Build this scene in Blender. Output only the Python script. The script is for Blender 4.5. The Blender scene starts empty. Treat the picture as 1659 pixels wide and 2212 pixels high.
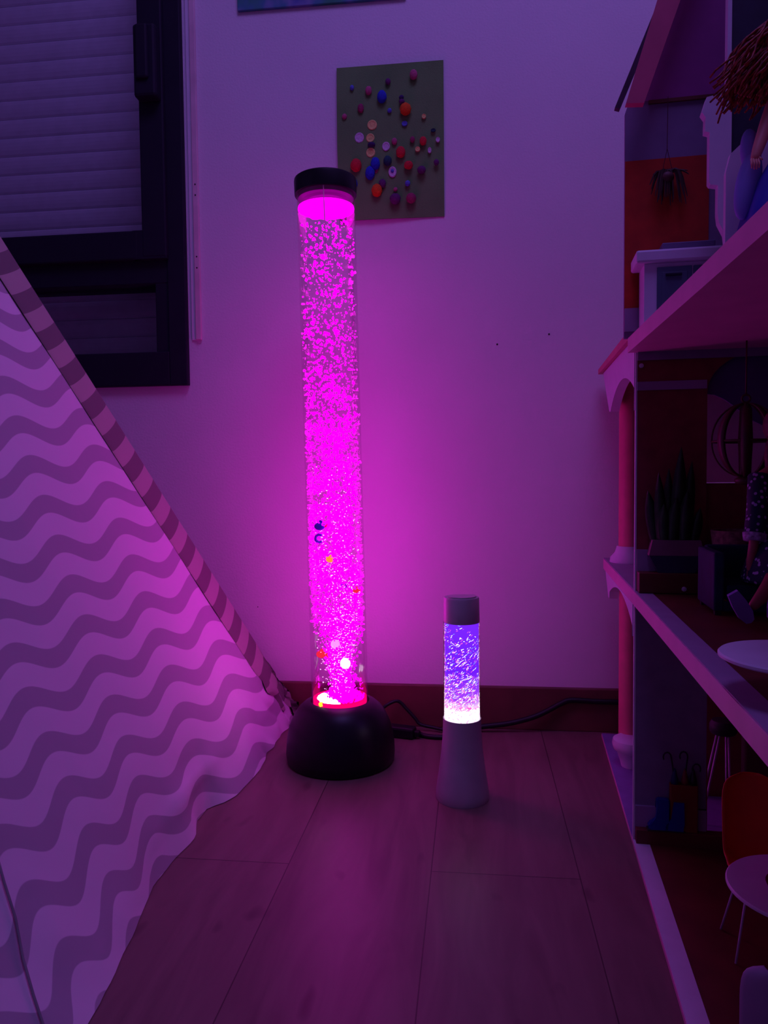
import bpy, bmesh, math, random
from mathutils import Vector, Matrix, noise
random.seed(7)
PI = math.pi
S = bpy.context.scene
COL = S.collection
R = math.radians

# ------------------------------------------------------------------ materials
def lin(c):
    return tuple((x/12.92 if x <= .04045 else ((x+.055)/1.055)**2.4) for x in c)

def mat(name, col, rough=.6, noise_amt=.08, nscale=40, metal=0, spec=.4, bump=0, bscale=200, coat=0):
    m = bpy.data.materials.new(name); m.use_nodes = True
    nt = m.node_tree; b = nt.nodes['Principled BSDF']
    b.inputs['Roughness'].default_value = rough
    b.inputs['Metallic'].default_value = metal
    b.inputs['Specular IOR Level'].default_value = spec
    b.inputs['Coat Weight'].default_value = coat
    tc = nt.nodes.new('ShaderNodeTexCoord')
    n = nt.nodes.new('ShaderNodeTexNoise'); n.inputs['Scale'].default_value = nscale
    n.inputs['Detail'].default_value = 3
    nt.links.new(tc.outputs['Object'], n.inputs['Vector'])
    r = nt.nodes.new('ShaderNodeValToRGB')
    lo = [max(0, c*(1-noise_amt*2)) for c in col]; hi = [min(1, c*(1+noise_amt)) for c in col]
    r.color_ramp.elements[0].color = (*lo, 1); r.color_ramp.elements[1].color = (*hi, 1)
    r.color_ramp.elements[0].position = .25; r.color_ramp.elements[1].position = .75
    nt.links.new(n.outputs['Fac'], r.inputs['Fac'])
    nt.links.new(r.outputs['Color'], b.inputs['Base Color'])
    if bump:
        n2 = nt.nodes.new('ShaderNodeTexNoise'); n2.inputs['Scale'].default_value = bscale
        nt.links.new(tc.outputs['Object'], n2.inputs['Vector'])
        bp = nt.nodes.new('ShaderNodeBump'); bp.inputs['Strength'].default_value = bump
        bp.inputs['Distance'].default_value = .002
        nt.links.new(n2.outputs['Fac'], bp.inputs['Height']); nt.links.new(bp.outputs['Normal'], b.inputs['Normal'])
    return m

def emis(name, col, strength):
    m = bpy.data.materials.new(name); m.use_nodes = True
    nt = m.node_tree; nt.nodes.clear()
    o = nt.nodes.new('ShaderNodeOutputMaterial'); e = nt.nodes.new('ShaderNodeEmission')
    e.inputs['Color'].default_value = (*col, 1); e.inputs['Strength'].default_value = strength
    nt.links.new(e.outputs[0], o.inputs['Surface'])
    return m

def clear(name, tint=(1, 1, 1), gloss=.6, rough=.03, haze=None, hz=0):
    """thin clear plastic / glass wall: passes light straight, reflects at grazing angles"""
    m = bpy.data.materials.new(name); m.use_nodes = True
    nt = m.node_tree; nt.nodes.clear()
    o = nt.nodes.new('ShaderNodeOutputMaterial')
    t = nt.nodes.new('ShaderNodeBsdfTransparent'); t.inputs['Color'].default_value = (*tint, 1)
    g = nt.nodes.new('ShaderNodeBsdfGlossy'); g.inputs['Roughness'].default_value = rough
    f = nt.nodes.new('ShaderNodeFresnel'); f.inputs['IOR'].default_value = 1.35
    mu = nt.nodes.new('ShaderNodeMath'); mu.operation = 'MULTIPLY'; mu.inputs[1].default_value = gloss
    mx = nt.nodes.new('ShaderNodeMixShader')
    nt.links.new(f.outputs[0], mu.inputs[0]); nt.links.new(mu.outputs[0], mx.inputs['Fac'])
    nt.links.new(t.outputs[0], mx.inputs[1]); nt.links.new(g.outputs[0], mx.inputs[2])
    last = mx.outputs[0]
    if haze:
        e = nt.nodes.new('ShaderNodeEmission'); e.inputs['Color'].default_value = (*haze, 1); e.inputs['Strength'].default_value = hz
        a = nt.nodes.new('ShaderNodeAddShader'); nt.links.new(last, a.inputs[0]); nt.links.new(e.outputs[0], a.inputs[1]); last = a.outputs[0]
    nt.links.new(last, o.inputs['Surface'])
    return m

# ------------------------------------------------------------------ mesh helpers
def B(): return bmesh.new()

def box(bm, x0, x1, y0, y1, z0, z1, bev=0):
    vs = [bm.verts.new((x, y, z)) for x in (x0, x1) for y in (y0, y1) for z in (z0, z1)]
    fs = [(0, 1, 3, 2), (4, 6, 7, 5), (0, 4, 5, 1), (2, 3, 7, 6), (0, 2, 6, 4), (1, 5, 7, 3)]
    faces = [bm.faces.new([vs[i] for i in f]) for f in fs]
    if bev:
        es = list({e for f in faces for e in f.edges})
        bmesh.ops.bevel(bm, geom=es, offset=bev, segments=2, affect='EDGES', profile=.5)
    return bm

def prism(bm, pts, fn, t0, t1):
    """extrude a 2-D outline; fn(a, b, t) -> 3-D point"""
    a = [bm.verts.new(fn(p[0], p[1], t0)) for p in pts]
    b = [bm.verts.new(fn(p[0], p[1], t1)) for p in pts]
    bm.faces.new(a); bm.faces.new(b[::-1]); n = len(pts)
    for i in range(n): bm.faces.new((a[i], b[i], b[(i+1) % n], a[(i+1) % n]))
    return bm

def lathe(bm, prof, cx=0, cy=0, n=48, closed=True):
    rings = []
    for r, z in prof:
        if r < 1e-6: rings.append([bm.verts.new((cx, cy, z))])
        else: rings.append([bm.verts.new((cx+r*math.cos(2*PI*i/n), cy+r*math.sin(2*PI*i/n), z)) for i in range(n)])
    for a, b in zip(rings, rings[1:]):
        for i in range(n):
            j = (i+1) % n
            if len(a) == 1 and len(b) == 1: continue
            if len(a) == 1: bm.faces.new((a[0], b[i], b[j]))
            elif len(b) == 1: bm.faces.new((a[i], b[0], a[j]))
            else: bm.faces.new((a[i], b[i], b[j], a[j]))
    return bm

def sweep(bm, pts, rad, n=8, cap=True):
    pts = [Vector(p) for p in pts]; rings = []
    if not hasattr(rad, '__len__'): rad = [rad]*len(pts)
    up = Vector((0, 0, 1))
    for i, p in enumerate(pts):
        d = (pts[min(i+1, len(pts)-1)] - pts[max(i-1, 0)]).normalized()
        if abs(d.dot(up)) > .97: up = Vector((1, 0, 0)) if abs(d.x) < .9 else Vector((0, 1, 0))
        s = d.cross(up).normalized(); t = s.cross(d).normalized(); up = t
        rings.append([bm.verts.new(p + (s*math.cos(2*PI*k/n) + t*math.sin(2*PI*k/n))*rad[i]) for k in range(n)])
    for a, b in zip(rings, rings[1:]):
        for k in range(n): bm.faces.new((a[k], a[(k+1) % n], b[(k+1) % n], b[k]))
    if cap: bm.faces.new(rings[0][::-1]); bm.faces.new(rings[-1])
    return bm

def smooth_path(pts, sub=6):
    P = [Vector(p) for p in pts]; P = [P[0]*2-P[1]] + P + [P[-1]*2-P[-2]]; out = []
    for i in range(1, len(P)-2):
        for s in range(sub):
            t = s/sub; a, b, c, d = P[i-1], P[i], P[i+1], P[i+2]
            out.append(.5*((2*b)+(c-a)*t+(2*a-5*b+4*c-d)*t*t+(3*b-3*c+d-a)*t**3))
    out.append(P[-2]); return out

def ell(bm, c, r, seg=16, rings=10, rot=None):
    v0 = len(bm.verts)
    m = Matrix.Translation(c) @ (rot.to_4x4() if rot else Matrix()) @ Matrix.Diagonal((*r, 1))
    bmesh.ops.create_uvsphere(bm, u_segments=seg, v_segments=rings, radius=1, matrix=m)
    return bm

def mk(name, bm, m, parent=None, smooth=False, kind=None, label=None):
    bmesh.ops.recalc_face_normals(bm, faces=bm.faces)
    me = bpy.data.meshes.new(name); bm.to_mesh(me); bm.free()
    me.materials.append(m)
    if smooth:
        for p in me.polygons: p.use_smooth = True
    o = bpy.data.objects.new(name, me); COL.objects.link(o)
    if parent: o.parent = parent
    if kind: o['kind'] = kind
    if label: o['label'] = label
    return o

def autosmooth(o, ang=40):
    me = o.data
    for p in me.polygons: p.use_smooth = True
    try: me.set_sharp_from_angle(angle=R(ang))
    except Exception: pass
    return o

def thing(name, label, cat, loc=(0, 0, 0), rotz=0, group=None):
    o = bpy.data.objects.new(name, None); COL.objects.link(o)
    o.empty_display_size = .05
    o.location = loc; o.rotation_euler = (0, 0, rotz); o['label'] = label; o['category'] = cat
    if group: o['group'] = group
    return o

def tag(o, label, cat, group=None, loc=None, rotz=0):
    o['label'] = label; o['category'] = cat
    if group: o['group'] = group
    if loc is not None: o.location = loc; o.rotation_euler = (0, 0, rotz)
    return o

# ------------------------------------------------------------------ camera
cam_d = bpy.data.cameras.new('camera'); cam = bpy.data.objects.new('camera', cam_d); COL.objects.link(cam)
Cp = Vector((0, -1.3204, .45))
f = Vector((-0.1193, 0.9917, -0.0480)).normalized(); r_ = Vector((0.9928, 0.1189, -0.0103)); r_ = (r_-f*r_.dot(f)).normalized(); u_ = r_.cross(f)
M = Matrix((r_, u_, -f)).transposed().to_4x4(); M.translation = Cp
cam.matrix_world = M
cam_d.sensor_fit = 'VERTICAL'; cam_d.sensor_height = 36; cam_d.lens = 1600/2212*36
cam_d.clip_start = .02
S.camera = cam
S.view_settings.view_transform = 'Standard'; S.view_settings.look = 'None'
S.view_settings.gamma = 1; S.view_settings.exposure = 0

# ------------------------------------------------------------------ room shell
M_wall = mat('wall_paint', (.78, .76, .76), .85, .02, 6, bump=.25, bscale=260)
M_white = mat('white_paint', (.8, .8, .8), .5, .03)
# floor : laminate boards running towards the window wall
def floor_mat():
    m = bpy.data.materials.new('laminate_floor'); m.use_nodes = True
    nt = m.node_tree; b = nt.nodes['Principled BSDF']; N = nt.nodes.new; L = nt.links.new
    tc = N('ShaderNodeTexCoord'); mp = N('ShaderNodeMapping'); mp.inputs['Rotation'].default_value = (0, 0, R(90))
    mp.inputs['Location'].default_value = (FLX, FLY, 0)
    L(tc.outputs['Object'], mp.inputs['Vector'])
    br = N('ShaderNodeTexBrick'); br.inputs['Scale'].default_value = 1
    br.inputs['Brick Width'].default_value = 1.2; br.inputs['Row Height'].default_value = .166
    br.inputs['Mortar Size'].default_value = .0007; br.inputs['Mortar Smooth'].default_value = .2
    br.offset = .37; br.offset_frequency = 2
    br.inputs['Color1'].default_value = (.205, .118, .100, 1); br.inputs['Color2'].default_value = (.265, .152, .132, 1)
    br.inputs['Mortar'].default_value = (.08, .04, .035, 1)
    L(mp.outputs[0], br.inputs['Vector'])
    mp2 = N('ShaderNodeMapping'); mp2.inputs['Scale'].default_value = (5, .8, 1)
    L(tc.outputs['Object'], mp2.inputs['Vector'])
    g = N('ShaderNodeTexNoise'); g.inputs['Scale'].default_value = 5; g.inputs['Detail'].default_value = 8; g.inputs['Distortion'].default_value = 1.6
    L(mp2.outputs[0], g.inputs['Vector'])
    r = N('ShaderNodeValToRGB'); r.color_ramp.elements[0].position = .3; r.color_ramp.elements[1].position = .72
    r.color_ramp.elements[0].color = (.62, .58, .58, 1); r.color_ramp.elements[1].color = (1, 1, 1, 1)
    L(g.outputs['Fac'], r.inputs['Fac'])
    mx = N('ShaderNodeMix'); mx.data_type = 'RGBA'; mx.blend_type = 'MULTIPLY'; mx.inputs[0].default_value = .8
    L(br.outputs['Color'], mx.inputs[6]); L(r.outputs['Color'], mx.inputs[7])
    # knots
    kn = N('ShaderNodeTexNoise'); kn.inputs['Scale'].default_value = 9
    mp3 = N('ShaderNodeMapping'); mp3.inputs['Scale'].default_value = (2.2, 1, 1); L(tc.outputs['Object'], mp3.inputs['Vector']); L(mp3.outputs[0], kn.inputs['Vector'])
    kr = N('ShaderNodeValToRGB'); kr.color_ramp.elements[0].position = .26; kr.color_ramp.elements[1].position = .34
    kr.color_ramp.elements[0].color = (.45, .4, .4, 1); kr.color_ramp.elements[1].color = (1, 1, 1, 1)
    L(kn.outputs['Fac'], kr.inputs['Fac'])
    mx2 = N('ShaderNodeMix'); mx2.data_type = 'RGBA'; mx2.blend_type = 'MULTIPLY'; mx2.inputs[0].default_value = .8
    L(mx.outputs[2], mx2.inputs[6]); L(kr.outputs['Color'], mx2.inputs[7])
    L(mx2.outputs[2], b.inputs['Base Color'])
    b.inputs['Roughness'].default_value = .42; b.inputs['Specular IOR Level'].default_value = .35
    bp = N('ShaderNodeBump'); bp.inputs['Strength'].default_value = .3; bp.inputs['Distance'].default_value = .0015
    L(br.outputs['Fac'], bp.inputs['Height']); bp.invert = True; L(bp.outputs['Normal'], b.inputs['Normal'])
    return m
FLX, FLY = 0, 0
XL, XR, YF, ZC = -2.0, .8, -3.3, 2.5
FLX = .259; FLY = .049
M_floor = floor_mat()
mk('floor', box(B(), XL, XR, YF, .15, -.05, 0), M_floor, kind='structure')
mk('ceiling', box(B(), XL, XR, YF, .15, ZC, ZC+.05), M_wall, kind='structure')
WX0, WX1, WZ0, WZ1 = -1.75, -.5157, .6207, 1.86
bm = B(); box(bm, XL, WX0, 0, .16, 0, ZC); box(bm, WX1, XR, 0, .16, 0, ZC); box(bm, WX0, WX1, 0, .16, 0, WZ0); box(bm, WX0, WX1, 0, .16, WZ1, ZC)
wall = mk('wall_back', bm, M_wall, kind='structure')
M_dark = mat('dark_hole', (.03, .03, .03), .8)
for x, z, rr in ((.0432, .6782, .0016), (.132, .6929, .0016), (-.3953, .2117, .0010)):
    bm = B(); ell(bm, (x, -.0003, z), (rr, .0008, rr), 10, 6); mk('nail_hole', bm, M_dark, wall)
mk('wall_left', box(B(), XL-.05, XL, YF, .15, 0, ZC), M_wall, kind='structure')
mk('wall_right', box(B(), XR, XR+.05, YF, .15, 0, ZC), M_wall, kind='structure')
mk('wall_front', box(B(), XL, XR, YF-.05, YF, 0, ZC), M_wall, kind='structure')
M_base = mat('brown_baseboard', (.15, .062, .042), .5, .12, 18)
mk('baseboard_back', box(B(), XL, XR, -.012, 0, 0, .0752, .0015), M_base, kind='structure')

# ------------------------------------------------------------------ window with lowered roller shutter
M_alu = mat('dark_aluminium', (.016, .015, .028), .6, .05, spec=.2)
M_glass = clear('window_glass', (1, 1, 1), .6, .04)
M_shut = mat('shutter_grey', (.74, .76, .86), .6, .04)
bm = B()   # outer frame
X1 = WX1
box(bm, X1-.034, X1, -.012, .06, WZ0, WZ1, .002); box(bm, WX0, WX0+.05, -.012, .06, WZ0, WZ1, .002)
box(bm, WX0, X1-.0335, -.0118, .059, WZ0, .6823, .002); box(bm, WX0, X1, -.012, .06, WZ1-.05, WZ1, .002)
box(bm, X1-.0588, X1-.03, -.009, .055, .66, .86, .002); box(bm, WX0, X1-.02, -.010, .055, .8055, .868, .002)
win = mk('window_1', bm, M_alu, kind='structure')
bm = B()   # opening sash
box(bm, -.5918, X1-.030, -.022, .045, .850, WZ1-.04, .003); box(bm, WX0+.04, -.6, -.0215, .045, .8470, .8990, .003); box(bm, -.61, X1-.0305, -.0212, .044, .8470, .8990, .001)
box(bm, WX0+.04, WX0+.11, -.022, .045, .86, WZ1-.04, .003); box(bm, WX0+.04, -.59, -.022, .045, WZ1-.1, WZ1-.04, .003)
mk('window_sash', bm, M_alu, win)
mk('window_pane', box(B(), WX0+.1, -.590, .010, .014, .90, WZ1-.09), M_glass, win)
mk('window_pane', box(B(), WX0+.04, -.5775, .010, .014, .683, .81), M_glass, win)
bm = B()
z = .66
while z < WZ1:
    # one slat: rounded front, seam between slats
    prof = [(.0010, z+.0003), (-.0008, z+.004), (-.0022, z+.012), (-.0025, z+.0185), (-.0020, z+.027), (-.0006, z+.033), (.0010, z+.0362)]
    pts = [(a, b) for a, b in prof] + [(.006, z+.0362), (.006, z+.0003)]
    prism(bm, pts, lambda a, b, t: (t, .10+a, b), WX0, WX1)
    z += .0365
mk('roller_shutter', bm, M_shut, win)
mk('shutter_box_back', box(B(), WX0-.01, WX1+.01, .15, .158, WZ0-.01, WZ1+.01), M_dark, win)
bm = B(); box(bm, -.5894, -.5480, -.046, -.021, 1.1215, 1.2460, .005); box(bm, -.583, -.560, -.052, -.044, 1.150, 1.243, .004)
mk('window_handle', bm, M_alu, win)
# slim strip fixed beside the frame
st = thing('measuring_strip', 'slim pale vertical wooden strip fixed to the wall right of the dark window', 'strip', (-.4965, 0, .7026))
M_strip = mat('pale_pink_wood', (.82, .62, .62), .6, .12, 14)
mk('strip_board', box(B(), -.0045, .0062, -.006, 0, 0, .64, .0012), M_strip, st)
mk('strip_edge', box(B(), -.0125, -.0045, -.003, 0, 0, .66, .0008), M_white, st)
for zz in (.129, .149, .2585, .2775):
    bm = B(); ell(bm, (.001, -.0062, zz), (.0013, .0008, .0016), 10, 6); mk('nail', bm, M_dark, st)

# ------------------------------------------------------------------ paintings / craft board
def art_mat():
    m = bpy.data.materials.new('teal_painting'); m.use_nodes = True
    nt = m.node_tree; b = nt.nodes['Principled BSDF']; N = nt.nodes.new; L = nt.links.new
    tc = N('ShaderNodeTexCoord'); n = N('ShaderNodeTexNoise'); n.inputs['Scale'].default_value = 14; n.inputs['Detail'].default_value = 3
    L(tc.outputs['Object'], n.inputs['Vector'])
    r = N('ShaderNodeValToRGB'); e = r.color_ramp.elements
    e[0].position = .3; e[0].color = (.01, .20, .10, 1); e[1].position = .75; e[1].color = (.05, .10, .35, 1)
    x = e.new(.42); x.color = (.03, .28, .16, 1); x = e.new(.52); x.color = (.05, .22, .30, 1); x = e.new(.62); x.color = (.20, .25, .42, 1)
    L(n.outputs['Fac'], r.inputs['Fac']); L(r.outputs['Color'], b.inputs['Base Color']); b.inputs['Roughness'].default_value = .7
    return m
o = mk('painting', box(B(), 0, .30, -.006, 0, 0, .22, .001), art_mat())
tag(o, 'teal and blue unframed painting on the wall above the green craft board', 'painting', loc=(-.4107, 0, 1.2770)); o.rotation_euler = (0, R(.3), 0)

cb = thing('craft_board', 'green board with glued pompoms and buttons hanging behind the bubble lamp', 'craft board', (-.1406, 0, 1.034))
M_green = mat('green_felt_board', (.15, .33, .09), .9, .10, 12, bump=.3, bscale=600)
bm = B(); nx, nz = 14, 18; g = {}
for s in (0, 1):
    for i in range(nx+1):
        for j in range(nz+1):
            x = (i/nx-.5)*.1868; zz = (j/nz-.5)*.264
            bow = -.004-.0035*math.sin(j/nz*PI*1.0)*(1-i/nx)-.002*math.sin(i/nx*5)*(1-j/nz)
            xe = x - (.004*max(0, .45-j/nz)*(1-i/nx)*-1.5)
            g[s, i, j] = bm.verts.new((xe, bow+(.002 if s else 0), zz))
for s in (0, 1):
    for i in range(nx):
        for j in range(nz): bm.faces.new((g[s, i, j], g[s, i+1, j], g[s, i+1, j+1], g[s, i, j+1]))
for i in range(nx):
    bm.faces.new((g[0, i, 0], g[1, i, 0], g[1, i+1, 0], g[0, i+1, 0])); bm.faces.new((g[0, i, nz], g[1, i, nz], g[1, i+1, nz], g[0, i+1, nz]))
for j in range(nz):
    bm.faces.new((g[0, 0, j], g[1, 0, j], g[1, 0, j+1], g[0, 0, j+1])); bm.faces.new((g[0, nx, j], g[1, nx, j], g[1, nx, j+1], g[0, nx, j+1]))
mk('board', bm, M_green, cb)
CC = {'blue': (.02, .05, .55), 'lblue': (.12, .18, .6), 'red': (.75, .03, .04), 'orange': (.95, .13, .01), 'pink': (.55, .12, .22), 'dpink': (.35, .04, .12),
      'yellow': (.95, .80, .22), 'white': (.72, .62, .72), 'purple': (.14, .03, .14), 'navy': (.05, .02, .12), 'teal': (.02, .09, .10)}
CM = {k: mat('felt_'+k, v, .85, .15, 500, bump=.6, bscale=900) for k, v in CC.items()}
# (x, y in a 1659x2212 detail of the board, rx, ry, colour, shape)
items = [(340, 530, 25, 32, 'lblue', 'p'), (540, 565, 40, 52, 'pink', 'p'), (770, 455, 32, 38, 'purple', 'p'), (1072, 375, 46, 60, 'pink', 'p'),
 (700, 640, 57, 75, 'blue', 'p'), (930, 640, 30, 26, 'navy', 'p'), (935, 690, 34, 32, 'purple', 'p'), (980, 785, 68, 72, 'orange', 'p'), (447, 775, 38, 55, 'dpink', 'p'),
 (790, 795, 26, 28, 'lblue', 'p'), (252, 872, 30, 34, 'pink', 'p'), (1195, 857, 26, 28, 'yellow', 'b'), (583, 965, 58, 60, 'yellow', 'b'), (968, 945, 34, 30, 'lblue', 'b'),
 (430, 1118, 56, 62, 'white', 'b'), (562, 1120, 50, 54, 'yellow', 'b'), (850, 1160, 34, 40, 'pink', 'p'), (750, 1218, 47, 54, 'white', 'b'), (1062, 1137, 30, 38, 'dpink', 'p'),
 (1188, 1155, 42, 52, 'red', 'p'), (1360, 1132, 24, 30, 'white', 'b'), (578, 1205, 46, 30, 'navy', 'p'), (567, 1292, 54, 60, 'yellow', 'b'), (925, 1292, 56, 68, 'red', 'p'),
 (1123, 1246, 30, 30, 'yellow', 'b'), (1264, 1258, 22, 34, 'white', 'b'), (395, 1455, 66, 78, 'red', 'p'), (625, 1432, 58, 74, 'blue', 'p'), (563, 1545, 58, 82, 'blue', 'p'),
 (620, 1505, 38, 34, 'pink', 'b'), (828, 1520, 48, 64, 'white', 'b'), (826, 1510, 20, 22, 'lblue', 'p'), (1018, 1445, 54, 50, 'red', 'p'), (1172, 1500, 52, 46, 'purple', 'p'),
 (1345, 1405, 32, 38, 'purple', 'p'), (710, 1665, 44, 54, 'purple', 'p'), (645, 1750, 64, 78, 'orange', 'p'), (1008, 1658, 32, 34, 'lblue', 'p'), (865, 1730, 26, 26, 'pink', 'p'),
 (865, 1850, 66, 66, 'purple', 'p'), (1052, 1838, 62, 62, 'dpink', 'p'), (378, 1670, 34, 60, 'blue', 'p'), (770, 1395, 50, 60, 'teal', 'p'), (1305, 1020, 30, 20, 'teal', 'b')]
def board_xy(x, y):   # detail picture -> board plane (m, from the board centre)
    L0 = (150+(180-150)*(y-280)/1820, 1418+(1440-1418)*(y-170)/1860)
    t = (x-L0[0])/(L0[1]-L0[0]); top = 285-(285-180)*t; bot = 2110-(2110-2030)*t
    s = (y-top)/(bot-top)
    return (t-.5)*.1868, (.5-s)*.264
for x, y, rx, ry, c, kind in items:
    X, Z = board_xy(x, y); sx = rx/1270*.1868; sz = ry/1830*.264
    bm = B()
    if kind == 'p':
        ell(bm, (X, -.0065-sx*.45, Z), (sx, sx*.75, sz), 14, 10)
        for v in bm.verts: v.co += v.normal*0; v.co.x += random.uniform(-1, 1)*sx*.05; v.co.z += random.uniform(-1, 1)*sz*.05
        mk('pompom', bm, CM[c], cb, True)
    else:
        prof = [(0, .3), (.55, .3), (.75, .55), (.9, .6), (1, .35), (1, -.5), (0, -.5)]
        lathe(bm, [(r*sx, h*.003) for r, h in prof], n=20)
        for v in bm.verts: a, b_, c_ = v.co; v.co = (X+a, -.0068-c_, Z+b_*sz/sx)
        for hx in (-.22, .22):
            bb = box(bm, X+hx*sx-sx*.07, X+hx*sx+sx*.07, -.0081, -.0074, Z-sx*.1, Z+sx*.1)
        mk('button', bm, CM[c], cb)

# ------------------------------------------------------------------ bubble lamp
LX, LY = -.2111, -.1756
lamp = thing('bubble_lamp', 'tall bubble tube lamp glowing magenta on a black dome base', 'lamp', (LX, LY, 0))
M_blk = mat('black_plastic', (.008, .007, .012), .38, .1, 60, spec=.3)
M_plug = mat('clear_plug', (.06, .05, .07), .3, .05)
M_tube = clear('acrylic_tube', (1, 1, 1), .45, .05, haze=(1, 0, .85), hz=.012)  # faint emission puts the glow scattered in the water into the tube wall
M_bub = emis('lit_bubbles', (1.0, .0, .80), 4.2)  # bubbles and specks emit, in place of scattering the LED light
M_surf = emis('lit_surface', (1.0, 0, .85), 2.0)
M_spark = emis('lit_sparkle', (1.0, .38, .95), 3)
M_led = emis('led_white', (1, .82, .9), 7)
M_ledr = emis('led_red', (1, .0, .16), 1.0)
M_ledy = emis('led_yellow', (1, .55, .02), 2)
bm = B(); lathe(bm, [(0, 0), (.082, 0), (.085, .003), (.0863, .015), (.0855, .03), (.084, .042), (.0815, .054), (.0775, .065), (.072, .0765), (.0655, .0855), (.058, .0920), (.051, .0955), (.0465, .0965), (.0462, .09), (0, .09)], n=96)
autosmooth(mk('lamp_base', bm, M_blk, lamp))
ax = R(-.87); TZ = .0905
def tilt(o): o.location = (0, 0, TZ); o.rotation_euler = (0, ax, 0); return o
h = .86-.0905+.03
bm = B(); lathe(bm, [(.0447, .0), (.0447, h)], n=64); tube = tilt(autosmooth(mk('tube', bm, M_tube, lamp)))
bm = B(); lathe(bm, [(0, .792), (.0475, .792), (.0478, .794), (.0482, .812), (.0475, .8155), (.045, .8172), (0, .8176)], n=64); tilt(autosmooth(mk('cap', bm, M_blk, lamp)))
bm = B(); lathe(bm, [(0, .783), (.030, .783), (.036, .785), (.043, .786), (.0435, .7925), (0, .7925)], n=48); plug = tilt(mk('cap_plug', bm, M_plug, lamp, label='pale inner plug under the black cap'))
bm = B(); sweep(bm, [(.006, -.0425, .69), (.0055, -.0425, .74), (.005, -.0425, .7925)], .0008, 8); tilt(mk('air_rod', bm, M_white, lamp))
# water surface from below, its bright mirrored glow put in as emission
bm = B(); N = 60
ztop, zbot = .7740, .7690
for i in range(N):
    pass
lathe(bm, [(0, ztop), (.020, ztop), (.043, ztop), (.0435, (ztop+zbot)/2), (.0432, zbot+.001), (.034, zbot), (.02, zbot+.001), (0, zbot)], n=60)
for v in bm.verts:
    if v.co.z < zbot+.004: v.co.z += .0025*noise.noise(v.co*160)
tilt(mk('surface_glow', bm, M_surf, lamp, True))

ICO_V = []; ICO_F = []
_b = bmesh.new(); bmesh.ops.create_icosphere(_b, subdivisions=1, radius=1)
ICO_V = [v.co.copy() for v in _b.verts]; ICO_F = [[v.index for v in f_.verts] for f_ in _b.faces]; _b.free()
def blobs(name, specs, m, parent, label=None):
    V = []; F = []
    for c, rx, ry, rz, ang in specs:
        k = len(V); ca, sa = math.cos(ang), math.sin(ang); jit = [random.uniform(.7, 1.25) for _ in ICO_V]
        for v, j in zip(ICO_V, jit):
            x, y, z_ = v.x*rx*j, v.y*ry*j, v.z*rz*j
            V.append((c[0]+x*ca-z_*sa, c[1]+y, c[2]+x*sa+z_*ca))
        F += [[a+k for a in f_] for f_ in ICO_F]
    me = bpy.data.meshes.new(name); me.from_pydata(V, [], F); me.update(); me.materials.append(m)
    o = bpy.data.objects.new(name, me); COL.objects.link(o); o.parent = parent; o['kind'] = 'stuff'
    if label: o['label'] = label
    return o
RB = .0425
def inside(x, y): return x*x+y*y < RB*RB
bub = []; spk = []
def rnd_disc(R0=RB):
    while True:
        x, y = random.uniform(-R0, R0), random.uniform(-R0, R0)
        if x*x+y*y < R0*R0: return x, y
# upper tube: ragged clusters (z relative to tube foot)
for _ in range(215):
    z0 = .40+(random.random()**.85)*.355
    x, y = rnd_disc(); n = random.choice([1, 1, 2, 3, 3, 4, 5, 7, 10]); s = random.uniform(.7, 1.4)
    if random.random() < .08: n, s = 16, 1.5
    for k in range(n):
        sp = .0021*s*math.sqrt(n)
        xx, yy, zz = x+random.gauss(0, sp), y+random.gauss(0, sp), z0+random.gauss(0, sp*1.35)
        if inside(xx, yy) and zz < .755: 
            rr = random.uniform(.0006, .0021)*s; bub.append(((xx, yy, zz), rr, rr, rr*random.uniform(.7, 1.5), random.uniform(-.8, .8)))
for _ in range(650):      # fine spray
    zz = .36+(random.random()**1.5)*.39; xx, yy = rnd_disc()
    xx += .006*math.sin(zz*40)*0; rr = random.uniform(.0003, .0009)
    if inside(xx, yy): bub.append(((xx, yy, zz), rr, rr, rr*1.2, 0))
# middle : dense
for _ in range(7000):
    zz = random.triangular(.085, .56, .24); xx, yy = rnd_disc()
    t = zz
    lo = -.041 + (0 if t > .135 else (.135-t)*.45); hi = .0425-.010*(1-abs(t-.40)/.3) if t > .24 else .0395
    hi -= .009*max(0, math.sin((t-.2)*26))
    if xx < lo or xx > hi: continue
    if noise.noise(Vector((xx*55, yy*20, zz*38))) > .10+.9*max(0, .46-zz): continue
    rr = random.uniform(.0007, .0021); bub.append(((xx, yy, zz), rr*1.1, rr, rr*random.uniform(.8, 1.3), random.uniform(-.5, .5)))
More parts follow.
